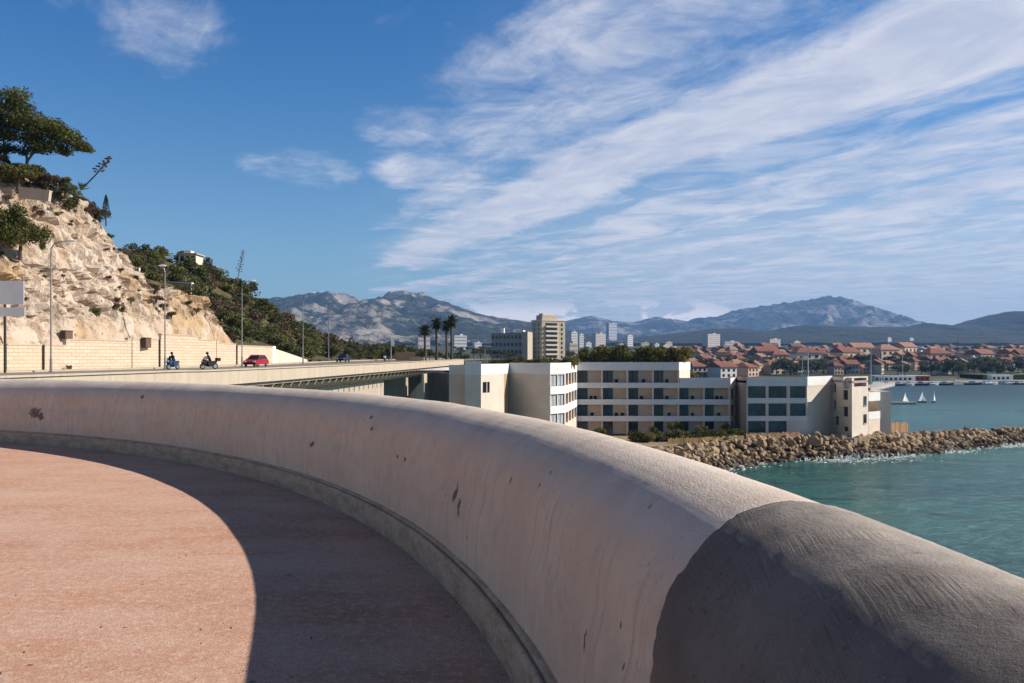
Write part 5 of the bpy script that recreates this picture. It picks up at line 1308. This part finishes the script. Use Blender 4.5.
# ------------------------------------------------------------------ far land, quay, town
SHORE = [(-60,205),(40,202),(70,210),(110,320),(180,455),(240,565),(315,592),(460,605),(960,622),(3000,670)]
def shore_y(x): return interp([(p[0], p[1]) for p in SHORE], x)
def landz(x, y):
    r_ = x/max(y, 1)
    right = interp([(150,-13.6),(610,-13.6),(740,-10),(1200,6),(1700,16),(2500,32),(4000,58),(9000,85)], y)
    left = interp([(150,-.6),(480,-.2),(800,2),(1200,9),(1700,17),(2500,32),(4000,58),(9000,85)], y)
    return lerp(left, right, smooth(r_, .04, .22))
cols_ = [-.75+.025*i for i in range(74)]; rows_ = [195*1.022**i for i in range(180)]
vs = []; NCo = len(cols_)
for y_ in rows_:
    for r_ in cols_:
        x_ = r_*y_; sy_ = shore_y(x_); z_ = landz(x_, y_)
        z_ += (noise.noise(Vector((x_*.004, y_*.004, 0)))*3 if y_ > 900 else 0)
        vs.append((x_, y_, lerp(SEA-3, z_, smooth(y_-sy_, -6, 12)) if x_ > 35 else z_))
ld = obj('ground', vs, [(i*NCo+j, i*NCo+j+1, (i+1)*NCo+j+1, (i+1)*NCo+j) for i in range(len(rows_)-1) for j in range(NCo-1)], None)
def landf(n):
    ob = n.coord('Object'); v = n.noise(ob, .012, 6, .65); b = n.noise(ob, .05, 5, .7)
    col = n.ramp(v, [(.35, (.028,.036,.018)), (.55, (.05,.055,.028)), (.72, (.16,.13,.10))])
    return {'Base Color': n.mix(n.math('MULTIPLY', n.step(b, .56, .66), .5), col, (.30,.26,.21)), 'Roughness': .95}
ld.data.materials.append(mat('scrub_and_yards', landf)); tag(ld, kind='structure')

M['tile'] = flat('red_roof_tiles', (.25,.10,.07), .9, var=.25, sc=.6, rnd=.45)
M['tile2'] = flat('orange_roof_tiles', (.36,.19,.125), .9, var=.25, sc=.6, rnd=.4)
HWALL = [('white', flat('white_wall', (.68,.64,.58), .9, var=.06)), ('cream', flat('cream_wall', (.62,.50,.36), .9, var=.06)), ('pinkish', flat('pink_wall', (.55,.38,.30), .9, var=.06)), ('grey', flat('grey_wall', (.36,.33,.31), .9, var=.06))]
HP = {}
def house_proto(wall, tile, kind):
    """unit of 1 x 1 footprint, eaves at z = 1"""
    parts = [(MB().box((0,0,.45), (1,1,1.1)), 'wall', wall, [])]
    rf = MB(); e = .56; h = .42
    if kind == 'gable':
        rf.add([(-e,-e,1.0),(e,-e,1.0),(e,e,1.0),(-e,e,1.0),(-e,0,1+h),(e,0,1+h),(-e,-e,.94),(e,-e,.94),(e,e,.94),(-e,e,.94)], [(0,1,5,4),(2,3,4,5),(0,4,3),(1,2,5),(6,9,8,7),(0,6,7,1),(1,7,8,2),(2,8,9,3),(3,9,6,0)])
    elif kind == 'hip':
        rf.add([(-e,-e,1.0),(e,-e,1.0),(e,e,1.0),(-e,e,1.0),(-.2,0,1+h),(.2,0,1+h),(-e,-e,.94),(e,-e,.94),(e,e,.94),(-e,e,.94)], [(0,1,5,4),(2,3,4,5),(3,0,4),(1,2,5),(6,9,8,7),(0,6,7,1),(1,7,8,2),(2,8,9,3),(3,9,6,0)])
    else:
        rf.box((0,0,1.03), (1.04,1.04,.07)); rf.box((.2,.1,1.14), (.3,.3,.16))
    parts.append((rf, 'roof', tile if kind != 'flat' else M['band'], []))
    for z_ in (.28, .70):
        for x_ in (-.32, 0, .32):
            parts.append((MB().box((x_,-.5,z_), (.13,.02,.22)), 'window', M['glassdark'], []))
    for z_ in (.28, .70):
        parts.append((MB().box((.5,-.1,z_), (.02,.15,.22)), 'window', M['glassdark'], []))
    parts.append((MB().box((.25,.12,1.32 if kind != 'flat' else 1.1), (.08,.10,.3)), 'chimney', wall, []))
    out = []
    for mb, nm, m, _ in parts:
        o = mb.build(nm, m); COL.objects.unlink(o); out.append(o)
    return out
for wn, wm in HWALL:
    for tn, tm in (('red', M['tile']), ('orange', M['tile2'])):
        for kd in ('gable','hip'): HP[wn, tn, kd] = house_proto(wm, tm, kd)
    HP[wn, 'flat', 'flat'] = house_proto(wm, M['tile'], 'flat')
rnd = random.Random(404)
def house(px, d, w, l, h, rot, key, label, group, zadd=0.0):
    x_ = hx(px, d); t = empty('house', (x_, d, landz(x_, d)-.6+zadd), label, 'house', group, rot); t.scale = (w, l, h)
    for src in HP[key]:
        c_ = src.copy(); COL.objects.link(c_); c_.parent = t
SIDE = lambda px: 'behind the stepped hotel roofs' if px < 745 else 'above the right hotel wing' if px < 868 else 'across the open bay'
taken = []
cnt = 0
while cnt < 270:
    px = rnd.uniform(672, 1060); f_ = rnd.random(); d = lerp(690, 1500, f_**1.1)
    if px > 965 and d < 760: continue
    x_ = hx(px, d)
    if d < shore_y(x_)+25: continue
    if any(abs(px-a_) < 5 and abs(d-b_) < 45 for a_, b_ in taken): continue
    taken.append((px, d))
    row = 'front row' if d < 800 else 'middle rows' if d < 1080 else 'back rows'
    wn = rnd.choices(('white','cream','pinkish','grey'), (3,4,3,2))[0]
    kd = rnd.choices(('gable','hip','flat'), (5,4,1.4))[0]; tn = 'flat' if kd == 'flat' else rnd.choices(('red','orange'), (3,2))[0]
    big = rnd.random() < .18
    w = rnd.uniform(6.5,11)*(1.7 if big else 1); h = rnd.uniform(5.5,8.5)*(1.3 if big else 1)
    lab = '%s %s house, %s roof, %s, %s' % ('long' if big else 'small', wn, 'flat' if kd == 'flat' else tn + ' tiled', row, SIDE(px))
    house(px, d, w, rnd.uniform(8,12), h, R(rnd.choice((18,30,42,55,90,8,35))), (wn, tn, kd), lab, 'town houses: ' + lab, 0); cnt += 1
# larger apartment houses with long red roofs
for px, d, w, h, key, lab in ((722,640,15,8.5,('white','red','gable'),'white villa with red tiled roof right above the step of the hotel roof'), (694,650,13,8,('grey','red','hip'),'grey walled villa with red roof beside the upper hotel roof end'),
        (745,660,14,7.5,('pinkish','red','hip'),'pinkish villa with rusty roof between two dark trees over the hotel'), (772,700,16,7,('cream','orange','hip'),'cream villa with orange roof over the glazed hotel wing'),
        (845,900,28,12,('cream','red','gable'),'very long cream apartment house with red roof above the right hotel wing'), (885,960,30,13,('pinkish','orange','hip'),'long pinkish apartment house with orange hipped roof over the bay'),
        (935,860,26,12,('cream','red','hip'),'large cream apartment house under the church tower across the bay'), (980,880,26,11,('grey','red','gable'),'grey apartment house with a long red roof near the tall mast'), (1012,900,26,11,('pinkish','red','gable'),'large pinkish house with red roof at the far end of the waterfront'),
        (805,880,26,12,('white','red','hip'),'large white apartment house with red roof behind the hotel poles'), (765,930,24,12,('grey','red','gable'),'grey apartment house with dull red roof behind the villas'), (860,1050,30,13,('cream','orange','gable'),'long cream block with ochre roof on the town hill'), (905,1080,30,13,('cream','orange','gable'),'long cream block with ochre roof highest on the town hill')):
    house(px, d, w, 14, h, R(rnd.uniform(12,45)), key, lab, None)
rnd = random.Random(99)
def towntree(px, d, h, kind, lab, grp): 
    x_ = hx(px, d); tree(kind, (x_, d, landz(x_, d)-.5), h, h*(.35 if kind == 'tall' else rnd.uniform(.8,1.3)), lab, grp, rnd)
cnt = 0
while cnt < 300:
    px = rnd.uniform(672, 1062); d = 672 + 780*rnd.random()**1.7; x_ = hx(px, d)
    if d < shore_y(x_)+12: continue
    if any(abs(px-a_) < 3.5 and -4 < b_-d < 40 for a_, b_ in taken) and rnd.random() < .7: continue
    kd = rnd.choices(('round','umbrella','tall'), (5,4,1))[0]
    row = 'along the waterfront' if d < 800 else 'among the town houses'
    lab = '%s %s %s' % ({'round':'round dark green tree','umbrella':'flat topped dark pine','tall':'slim dark cypress'}[kd], row, SIDE(px))
    towntree(px, d, rnd.uniform(6,12)*(1.2 if d < 800 else 1), kd, lab, 'town trees: ' + lab); cnt += 1
# quay, lawn and moored boats
def land_strip(name, pts, w, z0, z1, m):
    mb = MB(); k = len(pts); vs = []
    for i, p in enumerate(pts):
        q = pts[min(i+1,k-1)]; o_ = pts[max(i-1,0)]; t_ = Vector((q[0]-o_[0], q[1]-o_[1], 0)).normalized(); n_ = Vector((-t_.y, t_.x, 0))
        a_, b_ = Vector((*p,0)), Vector((*p,0))+n_*w
        vs += [a_+Vector((0,0,z0)), a_+Vector((0,0,z1)), b_+Vector((0,0,z1)), b_+Vector((0,0,z0))]
    mb.add(vs, [(4*i+j, 4*i+j+1, 4*i+5+j, 4*i+4+j) for i in range(k-1) for j in range(3)])
    return mb.build(name, m)
QP = [(178,447),(238,556),(315,583),(460,596),(740,608)]
tag(land_strip('quay', QP, 16, SEA-2, SEA+1.9, flat('quay_concrete', (.42,.39,.36), .9, var=.15, sc=.1)), kind='structure')
tag(land_strip('lawn', [(322,615),(380,620),(500,626)], 28, -16, -10.2, flat('grass', (.10,.12,.03), .95, var=.3, sc=.05)), kind='structure')
tag(land_strip('beach', [(168,428),(188,470),(216,528)], 20, SEA-1, SEA+1.0, flat('sand', (.45,.34,.25), .95)), kind='structure')
def boat(px, d, L_, m, lab, cab=True, mast=0.0, rot=0.0):
    t = empty('moored_boat', (hx(px,d), d, SEA-.1), lab, 'boat', None, rot); hw = L_*.14
    prof = [(-L_*.5,hw*.8,1.2),(-L_*.2,hw,1.15),(L_*.2,hw*.95,1.25),(L_*.42,hw*.45,1.55),(L_*.52,.05,1.75)]
    vs = []
    for y_, w_, z_ in prof: vs += [(y_,-w_,z_),(y_,w_,z_),(y_*.93,w_*.55,-.1),(y_*.93,-w_*.55,-.1)]
    MB().add(vs, [(4*i+j, 4*i+(j+1) % 4, 4*i+4+(j+1) % 4, 4*i+4+j) for i in range(4) for j in range(4)] + [(3,2,1,0),(16,17,18,19)]).build('hull', m, t)
    if cab:
        c_ = MB(); c_.add([(-L_*.22,-hw*.7,1.1),(L_*.18,-hw*.6,1.2),(L_*.18,hw*.6,1.2),(-L_*.22,hw*.7,1.1),(-L_*.18,-hw*.6,2.6),(L_*.06,-hw*.5,2.6),(L_*.06,hw*.5,2.6),(-L_*.18,hw*.6,2.6)], [(4,5,6,7),(0,1,5,4),(1,2,6,5),(2,3,7,6),(3,0,4,7)])
        cb_ = c_.build('cabin', M['hull'], t); MB().box((-L_*.06,-hw*.64,2.0), (L_*.2,.1,.45)).build('window', M['glassdark'], cb_)
    if mast: MB().tube([(0,0,1),(0,0,mast)], [.14,.07], 6).build('mast', M['metal'] if mast < 25 else M['darkbark'], t)
for px, L_, mm, lab in ((887,8,'hull','small white boat moored at the beach end of the quay'),(899,9,'darkhull','dark blue boat next to the small white one by the quay'),(909,7,'hull','little white boat alone along the light quay wall'),(921,10,'darkhull','dark boat with white cabin beyond the sailing dinghies'),(932,9,'hull','white cabin boat moored right of the dark one'),
        (945,11,'darkhull','long dark boat moored just before the red hulled ship'),(973,11,'darkhull','low dark boat directly right of the red hulled ship'),(988,14,'hull','biggest white motor cruiser moored before the lawn'),(1008,9,'hull','white boat between the cruiser and the rusty red boat'),(1021,12,'rusthull','rusty red workboat at the far end of the quay')):
    dq = shore_y(hx(px,600))-25; boat(px, dq, L_, M[mm], lab, True, 0, R(rnd.uniform(-20,20)))
boat(958, 577, 15, M['rusthull'], 'red hulled ship with one very tall dark mast by the quay', True, 33, R(10))
for px, d, ty, lab in ((802.5,300,356,'thin white pole standing above the glazed hotel wing'),(808,300,352,'slightly taller of the two thin white poles over the hotel'),(871,520,349,'pale light mast nearest the hotel tower across the bay'),(881.5,540,350,'pale light mast second from the hotel tower'),(902.5,600,352,'pale light mast between two moored boats on the quay')):
    x_ = hx(px,d); zb = SEA+1.9 if px > 860 else landz(x_,d)-1; t = empty('light_mast', (x_,d,zb), lab, 'mast')
    H = hz_(ty,d)-zb; MB().tube([(0,0,0),(0,0,H)], [.28,.14], 6).build('pole', M['whitepaint'], t); MB().box((0,0,H+.15), (1.2,.4,.35)).build('lamp_head', M['panel'], t)
for px, w, lab in ((893,26,'low white harbour shed along the quay behind the first light masts'),(1000,14,'glass fronted white pavilion at the lawn edge'),(918,12,'small rust coloured harbour hut among the quay boats')):
    d = shore_y(hx(px,605))+6; t = empty('harbour_shed', (hx(px,d), d, SEA+1.9), lab, 'shed')
    MB().box((0,0,1.7), (w,6,3.4)).build('wall', M['hull'] if px != 918 else M['rusthull'], t); MB().box((0,0,3.5), (w+1,7,.25)).build('roof', M['panel'], t)
    for k in range(int(w/3)): MB().box((-w/2+1.5+k*3,-3.02,1.6), (1.7,.08,1.5)).build('window', M['glassdark'], t)

# ------------------------------------------------------------------ city blocks
def block(px0, px1, ytop, ybase, d, m, label, rot=0.0, floors=None, name='apartment_block'):
    xm = hx((px0+px1)/2, d); w = hx(px1,d)-hx(px0,d); zt = hz_(ytop,d); zb = min(hz_(ybase,d), landz(xm,d))-2
    t = empty(name, (xm,d,zb), label, 'apartment block'); t.rotation_euler = (0,0,rot); H = zt-zb; dp = max(10, w*.35)
    MB().box((0,0,H/2), (w,dp,H)).build('wall', m, t)
    MB().box((0,0,H+.4), (w*1.01,dp*1.01,.8)).build('parapet', m, t); MB().box((w*.15,0,H+2), (w*.22,dp*.5,2.6)).build('roof_hut', m, t)
    nf = floors or max(3, min(9, int(H/5)))
    for k in range(nf):
        z_ = H*(k+.6)/nf; MB().box((0,-dp/2,z_), (w*.92,.25,H/nf*.42)).build('window_band', WB, t)
WB = flat('grey_window_band', (.30,.31,.33), .4, var=.2, sc=.2)  # mid grey strips for the window rows
BW1, BW2, BW3, BW4 = flat('pale_block', (.62,.60,.58), .9, var=.05), flat('pinkish_block', (.58,.48,.43), .9, var=.05), flat('beige_block', (.60,.50,.36), .9, var=.05), flat('bluish_block', (.45,.48,.54), .9, var=.05)
for a_ in ((452.5,466,336,351,1500,BW1,'white tower right of the palms'),(416.5,429,338.5,347,1100,BW2,'pinkish house block between the first two palms'),(473,481,343,350,1800,BW1,'small white block left of the dark hotel like building'),
           (569,577,332.5,350,1900,BW1,'white tower right beside the cream apartment tower'),(577.5,583,334.5,350,2000,BW1,'slim white tower, second right of the cream apartment tower'),(566.5,576,344,355,900,BW3,'low beige block at the foot of the cream apartment tower'),
           (592,606,334,349,2300,BW2,'broad pinkish slab above the left end of the roof hedge'),(606,617,323.5,349,3600,BW4,'tall bluish tower farthest behind the roof hedge'),(625,633,335.5,349,2500,BW1,'narrow white tower above the middle of the roof hedge'),
           (584,591,343,350,2100,BW1,'low white block between two towers left of the broad slab'),(617,624,344,350,2600,BW2,'low pinkish block under the bluish tower'),(640,649,343,350,2600,BW3,'low beige block right of the narrow white tower'),(653,659,344,350,2500,BW1,'short white block over the right part of the roof hedge'),(664,672,342.5,350,2400,BW3,'short beige block near the right end of the roof hedge'),
           (701.5,721,334.5,348,2300,BW2,'biggest pale slab block above the red roofed villas'),(721.5,738,342,349,2200,BW1,'low long white block adjoining the biggest slab'),(765,781,339.5,350,2300,BW2,'grey pink slab block above the glazed hotel wing'),(791,800,342,350.5,2000,BW1,'small white tower above the town left of the ochre roofs'),
           (884.5,892,338,347,3000,BW1,'white tower on the town skyline above the hotel tower'),(907,914,338.5,348,3000,BW1,'white rounded tower on the skyline right of the hotel tower'),(922,927,341.5,348,3200,BW4,'small bluish block on the skyline left of the church tower'),(1001,1021,340,346,3300,BW2,'long pale block low on the hillside far above the waterfront'),
           (514,521,343,350,2300,BW1,'small white block behind the dark stepped building'),(660,668,346,351,1900,BW2,'low pinkish block behind the right roof hedge'),(930,938,344,348,3000,BW1,'low white block close to the church tower')):
    block(*a_, rot=R(rnd.uniform(24,42)))
t = empty('church_tower', (hx(949.5,1000), 1000, landz(hx(949.5,1000),1000)), 'pale church tower rising over the red roofs across the bay', 'church tower')
H = hz_(346,1000)-landz(hx(949.5,1000),1000)
MB().box((0,0,H/2), (2.6,2.6,H)).build('wall', BW2, t); MB().add([(-1.5,-1.5,H),(1.5,-1.5,H),(1.5,1.5,H),(-1.5,1.5,H),(0,0,H+3)], [(0,1,4),(1,2,4),(2,3,4),(3,0,4),(3,2,1,0)]).build('spire', M['tile'], t)
# the cream apartment tower with balconies
d = 480; phi = R(33); zt = hz_(321,d); zb = -1.5; xa = hx(541.5,d); corner = Vector((xa, d-6, 0)); H = zt-zb; W1, W2 = 15.2, 9.6
t = empty('apartment_tower', (xa, d-6, zb), 'cream apartment tower with a column of dark balconies and a rooftop penthouse', 'apartment tower', None, phi)
MB().box((W1/2, W2/2, H/2), (W1, W2, H)).build('wall', M['cream'], t); MB().box((W1/2, W2/2, H+.25), (W1+.6, W2+.6, .5)).build('roof', M['render'], t)
MB().box((W1*.42, W2/2, H+1.7), (W1*.62, W2*.6, 2.6)).build('penthouse', M['cream'], t); MB().box((W1*.3, W2/2, H+3.4), (W1*.25, W2*.4, 1.2)).build('lift_housing', M['render'], t)
for k in range(8):
    z_ = 2.2+k*(H-3)/8
    w = MB().box((W1*.40,-.02,z_+1.2), (W1*.50,.1,1.7)).build('window', M['glassdark'], t); MB().box((W1*.40,-.65,z_+.15), (W1*.54,1.3,.9)).build('balcony', M['render'], t)
    MB().box((W1*.85,-.02,z_+1.2), (1.1,.1,1.4)).build('window', M['glassdark'], t)
    for y_ in (W2*.3, W2*.7): MB().box((-.02,y_,z_+1.2), (.1,1.3,1.4)).build('window', M['glassdark'], t)
d = 470; xa, xb = hx(493,d), hx(531,d); zt = hz_(334,d)
t = empty('stepped_building', ((xa+xb)/2, d, -1.5), 'building with shaded grey window front and lit cream end beside the cream tower', 'apartment block', None, R(-14)); w = xb-xa; H = zt+1.5
MB().box((-w*.08,0,H*.5), (w*.84,9,H)).build('wall', flat('shade_grey_wall', (.42,.36,.31), .9, var=.08), t); MB().box((w*.42,-1.0,H*.53), (w*.16,11.5,H*1.06)).build('end_wing', M['cream'], t)  # front coloured grey for shade, end wing cream for sunlight
MB().box((-w*.08,0,H+.2), (w*.86,9.4,.4)).build('roof', M['greywall'], t); MB().box((w*.22,1,H+1.1), (w*.2,5,1.8)).build('roof_hut', M['render'], t); MB().box((-w*.26,1,H+1.6), (1.6,1.6,3.2)).build('roof_tower', M['whitepaint'], t)
for k in range(4):
    for q in range(8): MB().box((-w*.46+q*w*.105,-4.52,H*(k+.55)/4), (w*.06,.1,H*.11)).build('window', M['glassdark'], t)
rnd = random.Random(515)
for k in range(170):
    px = rnd.uniform(455, 705); d = rnd.uniform(420, 1700); x_ = hx(px,d); h = rnd.uniform(4,8)
    tree(rnd.choice(('round','umbrella')), (x_, d, landz(x_,d)-.4), h, h*1.2, 'dark green tree between the near hotel roof and the city towers' if px < 580 else 'dark green tree on the plain behind the roof hedge', 'trees of the plain, %s' % ('tower side' if px < 580 else 'hedge side'), rnd)

# ------------------------------------------------------------------ mountains
def mount(prof, D, front, back, zb, seed, m, name, nx=260, ny=70, rough_=1.0, sc=1.0):
    x0, x1 = hx(prof[0][0], D), hx(prof[-1][0], D); vs = []
    for j in range(ny+1):
        t_ = j/ny; y_ = D-front+(front+back)*t_; u_ = (y_-D)/front if y_ < D else (y_-D)/back
        for i in range(nx+1):
            x_ = lerp(x0, x1, i/nx); pz = hz_(interp(prof, x_*F/D+CX), D)-zb
            nz = Vector((x_*.0011*sc, y_*.0011*sc, seed)); k1 = noise.fractal(nz, 1, 2, 5); rid = 1-abs(noise.noise(nz*1.7+Vector((3,1,0))))*2
            if u_ < 0: e_ = (1+u_); e_ = e_**(1.35) ; q = pz*clamp(e_ + (rid-.35)*.30*e_*(-u_)*1.9*rough_ + k1*.12*(-u_)*e_*rough_, 0, 1.02)
            else: q = pz*max(0, 1-u_*u_*1.1)*(1+k1*.1*u_)
            q += noise.fractal(nz*7, 1, 2, 4)*pz*.045*rough_*smooth(abs(u_), .0, .03) + noise.noise(nz*9)*pz*.012*rough_
            vs.append((x_, y_, zb - 6 + q + 6*min(1, max(0, q)/20)))
    o = obj(name, vs, [(j*(nx+1)+i, j*(nx+1)+i+1, (j+1)*(nx+1)+i+1, (j+1)*(nx+1)+i) for j in range(ny) for i in range(nx)], m, None, True)
    return tag(o, kind='structure')
def mountf(rockamt, sc):
    def f(n):
        ob = n.coord('Object'); nrm = n.new('ShaderNodeNewGeometry').outputs['Normal']; _, _, nz = n.sep(nrm)
        v = n.noise(n.mapping(ob, (1,1,2)), .0016*sc, 7, .68, .3); w_ = n.noise(ob, .012*sc, 5, .7); b = n.noise(n.mapping(ob, (1,1,.6)), .004*sc, 6, .7)
        t_ = n.math('ADD', n.math('MULTIPLY', v, .7), n.math('MULTIPLY', w_, .3)); t_ = n.math('ADD', t_, n.math('MULTIPLY', n.math('SUBTRACT', .9, nz), .35))
        f_ = n.step(t_, .60-rockamt, .70-rockamt)
        col = n.mix(f_, n.ramp(w_, [(.3, (.013,.020,.014)), (.7, (.036,.042,.026))]), n.ramp(b, [(.3, (.20,.18,.16)), (.7, (.36,.315,.28))]))
        return {'Base Color': col, 'Roughness': 1.0, 'Normal': n.bump(n.math('ADD', b, w_), .9, 40/sc)}
    return f
P1 = [(20,335),(120,322),(200,310),(250,302),(270,299.5),(290,297),(315,293.5),(335,292.5),(345,295),(355,299.5),(361,302),(366,299),(371,299),(376,300.5),(390,293),(398,291),(405,291),(412,292.5),(420,293.5),(430,297),(440,301),(452,304.5),(465,309),(480,314),(500,318),(530,322),(560,328),(600,340),(660,352)]
P2 = [(430,338),(480,330),(520,325),(540,322.5),(560,322),(575,319),(585,317),(593,316),(602,318.5),(612,321),(635,322.5),(648,318.5),(657,317),(668,319),(680,320.5),(692,321.5),(697,318),(708,317.5),(720,316),(735,311),(745,308.5),(760,307),(775,304.5),(800,301.5),(815,299),(825,297),(838,297),(847,298.5),(858,303),(872,308),(884,313.5),(894,319),(905,324),(930,330),(980,336),(1100,345),(1150,350)]
P3 = [(470,352),(520,349),(580,344),(620,338.5),(660,335),(690,331.5),(715,328.5),(740,328.5),(760,331),(775,332),(790,327),(805,325),(830,326),(870,327),(900,326.8),(918,326.5),(926,323.5),(933,323),(943,326),(970,325),(990,318.5),(1005,313),(1014,311),(1026,311.5),(1060,316),(1120,325),(1220,338)]
mount(P1, 5200, 2300, 1200, 50, 2.0, mat('limestone_massif', mountf(.12, 1.3)), 'mountain', 340, 120, 1.5, 1.9)
mount(P2, 9200, 2600, 1500, 80, 5.0, mat('far_limestone', mountf(.125, 1.1)), 'mountain', 340, 90, 1.35, 1.5)
mount(P3, 4300, 1500, 1000, 52, 8.0, mat('wooded_hill', mountf(-.05, 1.2)), 'hills', 340, 90, .9, 1.3)
